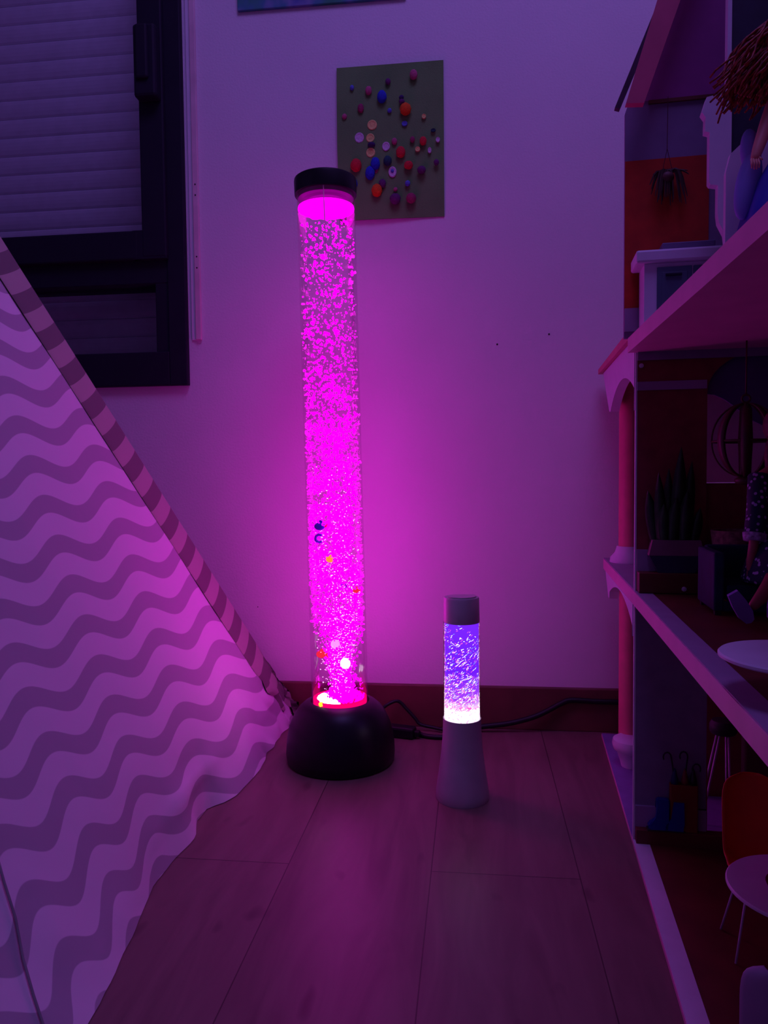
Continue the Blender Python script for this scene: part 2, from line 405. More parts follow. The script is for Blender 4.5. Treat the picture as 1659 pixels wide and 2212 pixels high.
# lower plume, narrowing to the nozzle
for _ in range(2300):
    zz = random.uniform(.008, .15); w = .0190+.0190*(zz/.15)**1.2; cx_ = .004+.002*math.sin(zz*60)
    xx = cx_+random.gauss(0, w*.45); yy = random.gauss(0, w*.45)
    if abs(xx-cx_) > w or not inside(xx, yy): continue
    rr = random.uniform(.0008, .0022); bub.append(((xx, yy, zz), rr, rr, rr*1.2, random.uniform(-.5, .5)))
for _ in range(520):      # crowding round the nozzle plate
    xx, yy = rnd_disc(.036); xx += .004; zz = random.uniform(.005, .022)*(1-abs(xx)/.06)+.003
    rr = random.uniform(.0007, .0019)
    if inside(xx, yy): bub.append(((xx, yy, zz), rr, rr, rr, 0))
for _ in range(1150):      # pale specks towards the camera side
    zz = random.triangular(.01, .40, .08); w = .038 if zz > .13 else (.019+.0185*(zz/.13)**1.2)
    xx = random.gauss(.004+(.010 if .08 < zz < .2 else 0), w*.5)
    if abs(xx) > w: continue
    yy = -math.sqrt(max(0, RB*RB-xx*xx))*random.uniform(.3, .95)
    rr = random.uniform(.00025, .00065); spk.append(((xx, yy, zz), rr*random.uniform(1, 2.6), rr, rr, random.uniform(-.5, .5)))
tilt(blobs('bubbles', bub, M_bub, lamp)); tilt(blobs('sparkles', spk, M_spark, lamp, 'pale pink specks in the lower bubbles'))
bm = B(); lathe(bm, [(0, .002), (.0425, .002), (.0425, .0110), (.0405, .0110), (.0405, .0040), (0, .0040)], n=48); tilt(mk('tube_foot', bm, M_ledr, lamp, label='red glowing disc at the foot of the tube'))
for x, y, zz, s, m_ in ((-.022, -.020, .014, .0095, M_led), (-.013, -.030, .012, .007, M_led), (-.004, -.030, .010, .006, M_led), (-.022, -.034, .008, .005, M_ledy), (.004, -.036, .008, .004, M_led), (-.026, -.025, .016, .005, M_led)):
    bm = B(); ell(bm, (x, y, zz), (s, s*.8, s*.8), 12, 8)
    for v in bm.verts: v.co += Vector((noise.noise(v.co*300), noise.noise(v.co*310+Vector((5, 0, 0))), noise.noise(v.co*290)))*.003
    tilt(mk('led', bm, m_, lamp))

# plastic fish and beads drifting in the tube
def at_tube(dx, dy, z_): return Vector((LX+dx+math.tan(ax)*(z_-TZ), LY+dy, z_))
M_fblue = mat('fish_blue', (.02, .03, .5), .4); M_fred = mat('fish_red', (.95, .04, .03), .4); M_for = mat('fish_orange', (1, .35, .03), .4)
M_pearl = mat('bead_white', (.95, .9, .92), .25); M_fviol = mat('fish_violet', (.12, .06, .7), .4)
M_eorange = emis('lit_orange_bead', (1, .30, .04), 1.0); M_epearl = emis('lit_white_bead', (1, .85, 1), 2.5); M_epink = emis('lit_pink_bead', (1, .32, 1), 1.0)  # beads and red fish emit their colour, standing in for lamp light on them
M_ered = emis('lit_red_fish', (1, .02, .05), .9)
def fish(name, label, pos, L_, body, tail, rz=0):
    t = thing(name, label, 'fish', pos, rz, None)
    bm = B(); ell(bm, (0, 0, 0), (L_*.36, L_*.16, L_*.26), 16, 10); mk('fish_body', bm, body, t, True)
    bm = B(); prism(bm, [(L_*.28, 0), (L_*.55, L_*.22), (L_*.48, 0), (L_*.55, -L_*.22)], lambda a, b, q: (a, q, b), -L_*.03, L_*.03); mk('tail_fin', bm, tail, t)
    bm = B(); prism(bm, [(-L_*.12, L_*.22), (L_*.02, L_*.42), (L_*.2, L_*.36), (L_*.16, L_*.16)], lambda a, b, q: (a, q, b), -L_*.025, L_*.025); mk('back_fin', bm, body, t)
    return t
fish('toy_fish', 'dark blue toy fish with red tail, highest of those floating in the bubble tube', at_tube(-.018, -.033, .3745), .024, M_fblue, M_fred)
bm = B(); sweep(bm, [(.0058*math.cos(a), 0, .0058*math.sin(a)) for a in [i*PI/8 for i in range(2, 15)]], .0023, 8)
tag(mk('toy_ring', bm, M_fviol, None, True), 'violet broken ring floating just below the dark blue toy fish', 'toy', loc=at_tube(-.019, -.033, .3560))
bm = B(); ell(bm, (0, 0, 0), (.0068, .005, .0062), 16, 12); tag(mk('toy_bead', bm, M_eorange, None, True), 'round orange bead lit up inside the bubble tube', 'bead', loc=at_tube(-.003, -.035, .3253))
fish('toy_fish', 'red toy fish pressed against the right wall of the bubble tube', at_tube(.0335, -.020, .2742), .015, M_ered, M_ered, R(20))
bm = B(); sweep(bm, [(.004*math.cos(a), 0, .004*math.sin(a)) for a in [i*PI/8 for i in range(-2, 9)]], .0011, 8)
tag(mk('toy_hook', bm, M_fviol, None, True), 'tiny violet hook in the bubbles left of the red fish', 'toy', loc=at_tube(.017, -.034, .2830))
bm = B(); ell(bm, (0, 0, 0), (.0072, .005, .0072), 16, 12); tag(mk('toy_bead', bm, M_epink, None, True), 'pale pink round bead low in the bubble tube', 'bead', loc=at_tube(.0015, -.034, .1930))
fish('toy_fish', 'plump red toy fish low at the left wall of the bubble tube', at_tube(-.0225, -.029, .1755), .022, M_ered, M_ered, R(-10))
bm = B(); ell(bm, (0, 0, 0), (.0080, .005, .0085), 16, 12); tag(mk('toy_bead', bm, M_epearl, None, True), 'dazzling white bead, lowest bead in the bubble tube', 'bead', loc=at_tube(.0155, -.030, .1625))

# ------------------------------------------------------------------ glitter lamp
GX, GY = -.0165, -.2983
gl = thing('glitter_lamp', 'small glitter lamp with silver base and cap glowing violet and white', 'lamp', (GX, GY, 0))
M_silver = mat('silver_grey_plastic', (.50, .50, .50), .42, .04, metal=.35)
bm = B(); lathe(bm, [(0, 0), (.0365, 0), (.037, .002), (.0368, .010), (.0352, .022), (.0330, .036), (.0308, .052), (.0288, .068), (.0274, .084), (.0266, .100), (.0263, .1135), (.0250, .1135), (.0250, .105), (0, .105)], n=64)
autosmooth(mk('lamp_base', bm, M_silver, gl))
bm = B(); lathe(bm, [(.0253, .1135), (.0253, .2485)], n=56); autosmooth(mk('glass_tube', bm, clear('lamp_glass', (1, 1, 1), .8, .06), gl))
bm = B(); lathe(bm, [(0, .248), (.0247, .248), (.0250, .250), (.0244, .281), (.0238, .2825), (.0225, .2825), (0, .2825)], n=56)
autosmooth(mk('lamp_cap', bm, M_silver, gl))
bm = B(); prism(bm, [(math.cos(a)*.0205, math.sin(a)*.0205) for a in [R(x) for x in range(-150, 41, 10)]], lambda a, b, q: (a, b, q), .2825, .2845); mk('cap_disc', bm, M_silver, gl)
def liquid():
    m = bpy.data.materials.new('lit_violet_liquid'); m.use_nodes = True
    nt = m.node_tree; nt.nodes.clear(); N = nt.nodes.new; L = nt.links.new
    o = N('ShaderNodeOutputMaterial'); e = N('ShaderNodeEmission'); tc = N('ShaderNodeTexCoord'); sx = N('ShaderNodeSeparateXYZ')
    L(tc.outputs['Object'], sx.inputs[0]); mr = N('ShaderNodeMapRange'); mr.inputs['From Min'].default_value = .1135; mr.inputs['From Max'].default_value = .2485
    L(sx.outputs['Z'], mr.inputs['Value'])
    r = N('ShaderNodeValToRGB'); E_ = r.color_ramp.elements  # LED falloff put into the emission colour, white at the foot, violet above
    E_[0].position = 0; E_[0].color = (1, .8, 1, 1); E_[1].position = 1; E_[1].color = (.16, .015, .80, 1)
    q = E_.new(.11); q.color = (1, .7, 1, 1); q = E_.new(.22); q.color = (.32, .05, .95, 1); q = E_.new(.5); q.color = (.14, .010, .80, 1)
    L(mr.outputs[0], r.inputs['Fac']); L(r.outputs[0], e.inputs['Color']); e.inputs['Strength'].default_value = 1.3
    L(e.outputs[0], o.inputs['Surface']); return m
bm = B(); lathe(bm, [(0, .106), (.0236, .106), (.0236, .2485), (0, .2485)], n=48); autosmooth(mk('glowing_liquid', bm, liquid(), gl))
fl = {0: [], 1: [], 2: []}
for _ in range(4200):
    t = random.random(); a = random.uniform(-PI, 0) if random.random() < .8 else random.uniform(0, PI)
    zz = .1145+.133*(t**1.75); u = (math.cos(a)+1)/2
    dens = 1-.62*max(0, (zz-.14)/.11)-.75*max(0, u-.55)*min(1, max(0, (zz-.135)/.04))
    if noise.noise(Vector((u*4-zz*60, zz*90, 3.1))) > .05+.5*(1-t): continue
    if random.random() > dens: continue
    R1 = .0242+random.uniform(-.0004, .0006); s = random.uniform(.00035, .0010)*(1.35 if zz < .135 else 1)
    k = random.choices([0, 1, 2], [3.2, 3.4, 1.6 if zz > .15 else .3])[0]
    if zz < .1300: k = 0 if random.random() < .9 else 1  # mostly white flakes low down, adding to the painted LED glow
    fl[k].append((a, zz, R1, s*random.uniform(1.1, 2.6), s*.36, random.uniform(.25, 1.0) if random.random() < .8 else random.uniform(-1, 1)))
def flakes(name, L_, m):
    V = []; F = []
    for a, zz, R1, l, w, ang in L_:
        k = len(V)
        for p, q in ((-1, -1), (1, -1), (1, 1), (-1, 1)):
            tx = p*l*math.cos(ang)-q*w*math.sin(ang); tz = p*l*math.sin(ang)+q*w*math.cos(ang)
            aa = a+tx/R1; V.append((R1*math.cos(aa), R1*math.sin(aa), zz+tz))
        F.append((k, k+1, k+2, k+3))
    me = bpy.data.meshes.new(name); me.from_pydata(V, [], F); me.update(); me.materials.append(m)
    o = bpy.data.objects.new(name, me); COL.objects.link(o); o.parent = gl; o['kind'] = 'stuff'; return o
flakes('glitter', fl[0], emis('glitter_white', (1, .78, 1), 2.2)); flakes('glitter', fl[1], emis('glitter_pink', (1, .12, .60), 1.2)); flakes('glitter', fl[2], emis('glitter_blue', (.25, .45, 1), 1.2))

# ------------------------------------------------------------------ cables
M_cab = mat('black_cable', (.008, .008, .010), .5)
def cable(label, pts, r):
    bm = B(); sweep(bm, smooth_path(pts, 8), r, 10); tag(mk('power_cable', bm, M_cab, None, True), label, 'cable')
cable('black cable looping from the bubble lamp base up against the baseboard', [(-.168, -.092, .040), (-.158, -.045, .044), (-.135, -.030, .0515), (-.118, -.030, .037), (-.103, -.032, .0215), (-.094, -.034, .012), (-.07, -.036, .0075), (-.02, -.05, .0035), (.0, -.06, .0035)], .0030)
cable('thick black cable running right from the glitter lamp along the baseboard', [(-.02, -.035, .0045), (.013, -.030, .0095), (.0611, -.028, .0165), (.100, -.026, .027), (.1246, -.022, .037), (.150, -.020, .051), (.1677, -.018, .057), (.2105, -.018, .056), (.26, -.018, .055), (.33, -.018, .045)], .0046)
cable('black cable lying on the floor behind the glitter lamp', [(-.095, -.058, .0042), (-.085, -.068, .0042), (-.070, -.073, .0042), (-.0542, -.0735, .0042), (-.02, -.075, .0042), (.01, -.07, .0042)], .0040)
pg = thing('power_connector', 'black flat cable connector on the floor right of the bubble lamp base', 'connector', (-.122, -.066, 0), R(-14))
mk('connector_body', box(B(), -.026, .022, -.012, .012, 0.0, .019, .004), M_blk, pg); mk('connector_neck', box(B(), .021, .031, -.006, .006, .004, .014, .002), M_blk, pg)

# ------------------------------------------------------------------ play tent
TC = Vector((-.338, -.03, 0)); TU = Vector((0, -1, 0)); TV = Vector((-.3702, 0, .9289)); TN = Vector((.9289, 0, .3702))
AV = 1.4856; AU = .65
def eR(v): return -.0497+.4755*(v-.0144)
def eL(v): return 1.3-eR(v)
HEM = [(-.06, .000), (.0, .006), (.063, .0044), (.129, .003), (.2, .011), (.25, .008), (.294, .003), (.318, -.006), (.338, -.022), (.375, -.0231), (.414, -.010), (.45, -.012), (.527, -.0149), (.58, -.004), (.63, .0048), (.71, .0198), (.85, .02), (1.0, .01), (1.4, 0)]
def lerp(T, x):
    for (a, b), (c, d) in zip(T, T[1:]):
        if x <= c: return b+(d-b)*max(0, (x-a)/(c-a))
    return T[-1][1]
def tentpt(u, v, off=0):
    P = TC+TU*u+TV*v
    k = max(0, 1-v/.16)
    P.x += lerp(HEM, u)*k*k
    P += TN*(.0016*noise.noise(Vector((u*9, v*6, 0)))*min(1, v*8)+.0030*noise.noise(Vector((u*22, v*18, 7)))*k)
    P += TN*.011*noise.noise(Vector((u*34, v*42, 3)))*max(0, 1-v/.17)*max(0, 1-abs(u-.04)/.17)      # bunched corner
    # shallow fold near the hem
    P += TN*.006*math.exp(-((v-.055+.06*(u-.4))/.012)**2)*math.exp(-((u-.38)/.09)**2)
    P += TN*off
    if P.y > -.024:
        t = (P.y+.024)/(P.y-Cp.y); P = P.lerp(Cp, t)
    if P.z < .001: P.z = .001
    return P
def fabric_uv(u, v):   # pattern coordinates over the panel: camera homography fitted to stripe pixels in the image
    d = -.44136*u+.034943*v+1
    X, Y = (.45124*u+.20309*v)/d, (-.20831*u+.99078*v)/d
    q = max(0, min(1.4, (u-.5)/.2)); w = max(0, min(1, (.26-v)/.1))*q      # lower stripes shifted further to meet their image pixels
    lo = max(0, 1-v/.16); dU = w*(.2+.35*lo)*.1117
    return X+dU, Y-.1784*dU+w*(.25+.9*lo)*.0629
def fabric(light, dark):
    m = bpy.data.materials.new('wave_print_cotton'); m.use_nodes = True
    nt = m.node_tree; b = nt.nodes['Principled BSDF']; N = nt.nodes.new; L = nt.links.new
    P_, L0, a, uc, v0, mm, s = .0629, .1117, .0140, .2588, .4873, -.1784, -.0075
    uv = N('ShaderNodeUVMap'); uv.uv_map = 'UVMap'; sp = N('ShaderNodeSeparateXYZ'); L(uv.outputs[0], sp.inputs[0])
    def mth(op, x, y=None):
        n = N('ShaderNodeMath'); n.operation = op
        for i, q in enumerate((x, y)):
            if q is None: continue
            if isinstance(q, (int, float)): n.inputs[i].default_value = q
            else: L(q, n.inputs[i])
        return n.outputs[0]
    U_, V_ = sp.outputs['X'], sp.outputs['Y']
    k = mth('DIVIDE', mth('SUBTRACT', mth('ADD', v0, mth('MULTIPLY', U_, mm)), V_), P_)     # band index, growing downwards
    ph = mth('DIVIDE', mth('MULTIPLY', mth('SUBTRACT', mth('SUBTRACT', U_, uc), mth('MULTIPLY', k, s)), 2*PI), L0)
    kk = mth('ADD', k, mth('MULTIPLY', mth('COSINE', ph), a/P_))
    fr = mth('ABSOLUTE', mth('SUBTRACT', mth('FRACT', mth('ADD', kk, 100.5)), .5))
    st_ = N('ShaderNodeMapRange'); st_.inputs['From Min'].default_value = .215; st_.inputs['From Max'].default_value = .235; L(fr, st_.inputs['Value'])
    mx = N('ShaderNodeMix'); mx.data_type = 'RGBA'; mx.inputs[6].default_value = (*dark, 1); mx.inputs[7].default_value = (*light, 1)
    L(st_.outputs[0], mx.inputs[0]); L(mx.outputs[2], b.inputs['Base Color']); b.inputs['Roughness'].default_value = .95; b.inputs['Specular IOR Level'].default_value = .1
    tc = N('ShaderNodeTexCoord'); n2 = N('ShaderNodeTexNoise'); n2.inputs['Scale'].default_value = 14; n2.inputs['Detail'].default_value = 4; L(tc.outputs['Object'], n2.inputs['Vector'])
    bp = N('ShaderNodeBump'); bp.inputs['Strength'].default_value = .25; bp.inputs['Distance'].default_value = .01; L(n2.outputs['Fac'], bp.inputs['Height']); L(bp.outputs['Normal'], b.inputs['Normal'])
    return m
M_fab = fabric((.80, .79, .80), (.48, .47, .49))
tent = thing('play_tent', 'teepee play tent in white cotton with grey wave stripes filling the left side', 'play tent', (-.888, -.68, 0))
def world_child(o):   # mesh made in room coordinates, parented to the tent
    o.matrix_parent_inverse = Matrix.Translation((.888, .68, 0)); return o
def panel(fn, nu, nv, name, m, uvfn):
    bm = B(); L_ = bm.loops.layers.uv.new('UVMap'); G = {}; UVs = {}
    for j in range(nv+1):
        for i in range(nu+1):
            u, v = fn(i/nu, j/nv); G[i, j] = bm.verts.new(tentpt(u, v)); UVs[G[i, j]] = uvfn(u, v)
    for j in range(nv):
        for i in range(nu):
            fc = bm.faces.new((G[i, j], G[i+1, j], G[i+1, j+1], G[i, j+1]))
            for l in fc.loops: l[L_].uv = UVs[l.vert]
    return world_child(mk(name, bm, m, tent, True))
panel(lambda a, b: (lambda v: (eR(v)+.006+(eL(v)-eR(v)-.012)*a**1.3, v))(b*(AV-.06)), 120, 130, 'side_panel', M_fab, fabric_uv)
# the other three cloth panels, out of sight from the front
APX = TC+TU*AU+TV*AV
c0, c1 = TC+TU*-.0, TC+TU*1.3
c2, c3 = Vector((-1.438, -1.33, 0)), Vector((-1.438, -.03, 0))
def tri_panel(a, b):
    bm = B(); L_ = bm.loops.layers.uv.new('UVMap'); n = 20; G = {}
    for j in range(n+1):
        for i in range(n+1):
            p = a.lerp(b, i/n).lerp(APX, j/n*.96)+Vector((0, 0, .001)); G[i, j] = bm.verts.new(p)
    for j in range(n):
        for i in range(n):
            fc = bm.faces.new((G[i, j], G[i+1, j], G[i+1, j+1], G[i, j+1]))
            for l in fc.loops: l[L_].uv = (l.vert.co.x*.8, l.vert.co.z)
    return world_child(mk('side_panel', bm, M_fab, tent, True))
tri_panel(Vector((-.36, -.045, 0)), c3+Vector((0, -.015, 0))); tri_panel(c3, c2); tri_panel(c2, c1)
# striped pole sleeve down the corner
def sleeve_mat():
    m = bpy.data.materials.new('striped_sleeve'); m.use_nodes = True
    nt = m.node_tree; b = nt.nodes['Principled BSDF']; N = nt.nodes.new; L = nt.links.new
    uv = N('ShaderNodeUVMap'); uv.uv_map = 'UVMap'; sp = N('ShaderNodeSeparateXYZ'); L(uv.outputs[0], sp.inputs[0])
    w = N('ShaderNodeMath'); w.operation = 'MULTIPLY_ADD'; L(sp.outputs['X'], w.inputs[0]); w.inputs[1].default_value = PI; w.inputs[2].default_value = 0
    sn = N('ShaderNodeMath'); sn.operation = 'SINE'; L(w.outputs[0], sn.inputs[0])
    ad = N('ShaderNodeMath'); ad.operation = 'MULTIPLY_ADD'; L(sn.outputs[0], ad.inputs[0]); ad.inputs[1].default_value = .0022; L(sp.outputs['Y'], ad.inputs[2])
    sc = N('ShaderNodeMath'); sc.operation = 'DIVIDE'; L(ad.outputs[0], sc.inputs[0]); sc.inputs[1].default_value = .0497
    fr = N('ShaderNodeMath'); fr.operation = 'FRACT'; L(sc.outputs[0], fr.inputs[0])
    gt = N('ShaderNodeMath'); gt.operation = 'GREATER_THAN'; L(fr.outputs[0], gt.inputs[0]); gt.inputs[1].default_value = .5
    mx = N('ShaderNodeMix'); mx.data_type = 'RGBA'; mx.inputs[6].default_value = (.20, .19, .16, 1); mx.inputs[7].default_value = (.46, .46, .36, 1)  # same cloth as the panel, weaker light on it put into darker colours
    L(gt.outputs[0], mx.inputs[0]); L(mx.outputs[2], b.inputs['Base Color']); b.inputs['Roughness'].default_value = .95
    return m
bm = B(); L_ = bm.loops.layers.uv.new('UVMap'); G = {}; UVs = {}; nv, na = 150, 10
ddir = (TU*.4755+TV).normalized(); perp = (TU-TV*.4755).normalized()
for j in range(nv+1):
    v = -.004+(AV-.03)*j/nv
    for i in range(na+1):
        a = PI*i/na; hw = .0360 if v > .13 else .0360+.005*math.sin(v*150)+.012*(v-.13)/.13
        c = TC+TU*eR(v)+TV*v+perp*.0065
        k = max(0, 1-v/.15)
        P = c+perp*(-math.cos(a)*hw)+TN*(math.sin(a)*(.0035+.010*k)+.0012)
        P += TN*.016*noise.noise(Vector((v*75, i*.45, 1)))*k+perp*.012*noise.noise(Vector((v*60, i*.3, 5)))*k
        if P.y > -.020: P = P.lerp(Cp, (P.y+.020)/(P.y-Cp.y))
        P.z = max(P.z, .002)
        G[i, j] = bm.verts.new(P); UVs[G[i, j]] = (i/na, v)
for j in range(nv):
    for i in range(na):
        fc = bm.faces.new((G[i, j], G[i+1, j], G[i+1, j+1], G[i, j+1]))
        for l in fc.loops: l[L_].uv = UVs[l.vert]
world_child(mk('pole_sleeve', bm, sleeve_mat(), tent, True, label='striped sleeve over the corner pole, toned darker for weaker light'))
M_pole = mat('pale_wood_pole', (.55, .38, .22), .6)
for p in (TC+Vector((-.012, -.02, .012)), c1, c2, c3):
    d = APX-p; bm = B(); sweep(bm, [p+Vector((-.006, -.01, .0)), APX+d*.12-Vector((.012, 0, 0))], .009, 12); world_child(mk('pole', bm, M_pole, tent, True))
bm = B(); sweep(bm, [tentpt(u, v, .0025) for u, v in ((.735, .16), (.7414, .129), (.7461, .1013), (.7566, .0742), (.7652, .0486), (.775, .02), (.78, .004))], .0011, 8)
world_child(mk('seam_piping', bm, mat('grey_piping', (.30, .30, .29), .9), tent, True))

# ------------------------------------------------------------------ dollhouse (local axes: x = into the house, y = towards the window wall)
HO = Vector((.1885, -.4405, 0)); HR = R(-4)
def Hs(w, v, z): return HO + Matrix.Rotation(HR, 3, 'Z') @ Vector((w, v, z))
def hthing(name, label, cat, w, v, z, rot=0, group=None): return thing(name, label, cat, Hs(w, v, z), HR+rot, group)
house = thing('dollhouse', 'large pink and white wooden dollhouse with open rooms at the right', 'dollhouse', HO, HR)
M_pink = mat('pink_paint', (.72, .30, .50), .5, .04, 30)
M_pinkd = mat('pink_trim', (.62, .10, .20), .5, .06, 30)
M_lil = mat('lilac_white', (.62, .56, .66), .5, .04)
M_wht = mat('doll_white', (.66, .62, .72), .45, .03)
M_oran = mat('orange_wallpaper', (.52, .035, .015), .8, .10, 60)
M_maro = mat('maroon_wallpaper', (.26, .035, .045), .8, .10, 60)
M_grey = mat('greyblue_wallpaper', (.24, .22, .30), .8, .06, 60)
M_pale = mat('pale_wallpaper', (.26, .19, .32), .8, .04, 60)
M_purp = mat('purple_wallpaper', (.34, .06, .28), .8, .04, 60)
M_bfl = mat('brown_doll_floor', (.14, .028, .018), .5, .15, 25)
M_bbd = mat('lilac_baseboard', (.34, .24, .38), .6, .04)
M_col = mat('column_pink', (.70, .16, .22), .5, .04)
M_dk = mat('dark_navy_panel', (.012, .014, .04), .6, .2, 50)
M_roof = mat('dark_roof', (.06, .02, .06), .7, .2, 60)
V1, V2, W2 = -.62, .405, .34
def hp(name, bm, m, sm=False, label=None, parent=None): return mk(name, bm, m, parent or house, sm, None, label)
# floors
def slab(name, z0, z1, far, m, skew=0):
    bm = B(); w0 = 0
    pts = [(0, V1 if not skew else V1), (W2, V1), (W2, far), (0, far)]
    if skew: pts = [(.0235, V1), (W2, V1), (W2, .03), (-.0085, .03)]
    prism(bm, pts, lambda a, b, t: (a, b, t), z0, z1); return hp(name, bm, m)
slab('floor_base', .001, .006, V2, M_pink); slab('floor_slab', .2930, .3095, V2-.02, M_pink); slab('floor_slab', .5925, .6095, .03, M_pink, 1)
def border(z, m, x0, x1, far):   # pale border along the open edge, brown boards inside
    hp('floor_border', box(B(), .0006, .0185, V1+.002, far, z-.0004, z+.0010), m)
    hp('floor_boards', box(B(), .0185, W2-.005, V1+.002, .028, z-.0004, z+.0006), M_bfl)
border(.006, M_lil, 0, 0, .028); border(.3095, M_bbd, 0, 0, .028)
# end walls with printed rooms
WT = .036
def wallpiece(name, x0, x1, z0, z1, m, y0=.030, y1=WT): return hp(name, box(B(), x0, x1, y0, y1, z0, z1), m)
edge = hp('wall_edge', box(B(), .0008, .0026, .0296, WT+.0004, .006, .5925), M_wht)
wallpiece('end_wall', .0026, .0835, .0240, .293, M_grey)
wallpiece('end_wall', .0026, .0805, .3095, .5925, M_maro)
bm = B(); prism(bm, [(-.0128, .6095), (.16, .6095), (.16, 1.13), (.078, 1.13), (-.0128, .8690)], lambda a, b, t: (a, t, b), .030, WT); hp('end_wall', bm, M_pale)
# bottom room
hp('skirting', box(B(), .003, .0835, .0268, .031, .0240, .0495), M_bbd)
hp('support_ledge', box(B(), .003, .30, .018, .031, .006, .0240, .001), M_bfl)  # printed brown band built as a ledge, added to hold up boots and umbrella box
hp('skirting', box(B(), .0745, .0835, .0266, .0302, .0240, .0495), M_bbd)
hp('doorway_darkener', box(B(), .0620, .30, .170, .176, .0078, .292), M_maro, label='dark maroon panel added behind the doorway to keep it dark')  # added sheet, hides the lit room wall so the doorway stays dark
hp('door_jamb', box(B(), .0835, .0850, .030, .040, .0240, .292), M_maro)
# middle room
hp('skirting', box(B(), .003, .0805, .0268, .031, .334, .360), M_bbd)
hp('support_ledge', box(B(), .003, .30, .0085, .031, .3108, .3345, .001), M_bfl)  # printed floor band raised into a ledge, added as support for the plant
hp('dado_rail', box(B(), .0026, .0795, .0275, .0305, .5480, .5580), M_bbd)
hp('ceiling_trim', box(B(), .0026, .34, .0262, .0305, .583, .5925), M_pale)
# arched opening of the middle room
def arc(cx, cz, rx, rz, a0, a1, n=20): return [(cx+rx*math.cos(R(a0+(a1-a0)*i/n)), cz+rz*math.sin(R(a0+(a1-a0)*i/n))) for i in range(n+1)]
bm = B(); pts = [(.0805, .5925), (.0805, .545)] + arc(.150, .545, .0695, .0465, 180, 0) + [(.2195, .5925)]
prism(bm, pts, lambda a, b, t: (a, t, b), .030, WT); hp('arch_spandrel', bm, M_maro)
wallpiece('end_wall', .2195, .34, .3095, .5925, M_maro)
bm = B(); pts = arc(.150, .545, .073, .0480, 0, 180) + [(.077, .543), (.090, .541), (.100, .536), (.112, .527), (.125, .514), (.150, .500), (.190, .500), (.223, .54)]
prism(bm, pts, lambda a, b, t: (a, t, b), WT+.0005, WT+.004); hp('fan_light', bm, mat('violet_fan_light', (.10, .05, .20), .5), label='dark violet fan light in the arch')
wallpiece('low_panel', .0805, .30, .3095, .438, M_maro, WT, WT+.006)
hp('arch_backing', box(B(), .0660, .30, .120, .124, .438, .600), M_lil, label='lilac panel added behind the arch to dim the view through it')  # added sheet, dims the bright room wall behind the opening
# top room
hp('skirting', box(B(), -.0124, .16, .0268, .0305, .6170, .6440), M_bbd)
hp('wallpaper', box(B(), -.0126, .0795, .0286, .0302, .6440, .8135), M_oran)
bm = B(); prism(bm, [(-.0060, .8800), (.16, .8800), (.16, 1.13), (.080, 1.13)], lambda a, b, t: (a, t, b), .0286, .0302); hp('wallpaper', bm, M_purp)
hp('picture_rail', box(B(), .013, .16, .0272, .0302, .8760, .8800), M_bfl)
# roof of the attic: steep slanted board and its outer eave
bm = B(); prism(bm, [(-.0160, .8650), (.0035, .8635), (.0970, 1.13), (.0640, 1.13)], lambda a, b, t: (a, t, b), -.003, .007); hp('roof_rafter', bm, M_pinkd)
bm = B(); prism(bm, [(-.0235, .880), (-.0180, .878), (.0880, 1.13), (.0800, 1.13)], lambda a, b, t: (a, t, b), .0365, .0450); hp('roof_board', bm, M_roof)
# far gable (outer shell of the wall)
# partition with ornate front edge
hp('partition', box(B(), .0755, W2, -.066, -.060, .6098, 1.10), M_dk)
hp('partition_edge', box(B(), .0740, .0780, -.068, -.058, .835, 1.10), M_wht)
pts = [(.0785, .836), (.0545, .832), (.0515, .822), (.0500, .8175), (.0535, .812), (.0532, .804), (.0532, .798), (.0575, .7965), (.0575, .7470), (.0590, .7445), (.0660, .7430), (.0660, .7150), (.0672, .706), (.0730, .694), (.0745, .680), (.0785, .672)]
bm = B(); prism(bm, pts, lambda a, b, t: (a, t, b), -.0695, -.0585); hp('partition_bracket', bm, M_wht, label='white fretted bracket')
hp('back_panel', box(B(), W2, W2+.006, V1, V2, .001, 1.13), M_maro)
for x, z, zf in ((.0070, .577, 0), (.0525, .3165, 1)):
    bm = B(); lathe(bm, [(0, 0), (.0028, 0), (.0026, .0011), (0, .0016)], n=16)
    for v in bm.verts: a, b_, c_ = v.co; v.co = (x+a, (.0298 if not zf else .0083)-c_, z+b_)
    hp('screw_cap', bm, M_wht)
# porch behind the end wall : roof, arches, columns, pedestals
bm = B(); prism(bm, [(.034, .6105), (V2+.017, .6190), (V2+.017, .6270), (.034, .6215)], lambda a, b, t: (t, a, b), -.006, .13); hp('porch_roof', bm, M_pinkd)
pts = [(.034, .6105), (.034, .5250)] + [(.034+.248*t, .5280+.0480*math.sin(PI*(.12+.80*t))**.7) for t in [i/16 for i in range(17)]] + [(.286, .5445), (.300, .5460), (.395, .6170)]
bm = B(); prism(bm, pts, lambda a, b, t: (t, a, b), -.0005, .0125); hp('porch_arch', bm, M_wht)
pts = [(.0370, .2930), (.0370, .2540)] + [(.038+.248*t, .2560+.0345*math.sin(PI*(.06+.86*t))**.7) for t in [i/16 for i in range(17)]] + [(.290, .2580), (.303, .2590), (.345, .2930)]
bm = B(); prism(bm, pts, lambda a, b, t: (t, a, b), -.0005, .0125); hp('porch_arch', bm, M_wht)
def column(z0, z1, w, v):
    bm = B(); lathe(bm, [(0, z0), (.0165, z0), (.0165, z1), (0, z1)], w, v, 28); autosmooth(hp('column', bm, M_col))
    bm = B(); lathe(bm, [(0, z0-.002), (.0300, z0-.002), (.0290, z0+.006), (.0220, z0+.014), (.0190, z0+.024), (0, z0+.024)], w, v, 28); autosmooth(hp('column_foot', bm, M_wht))
column(.3125, .5925, .0335, .325)
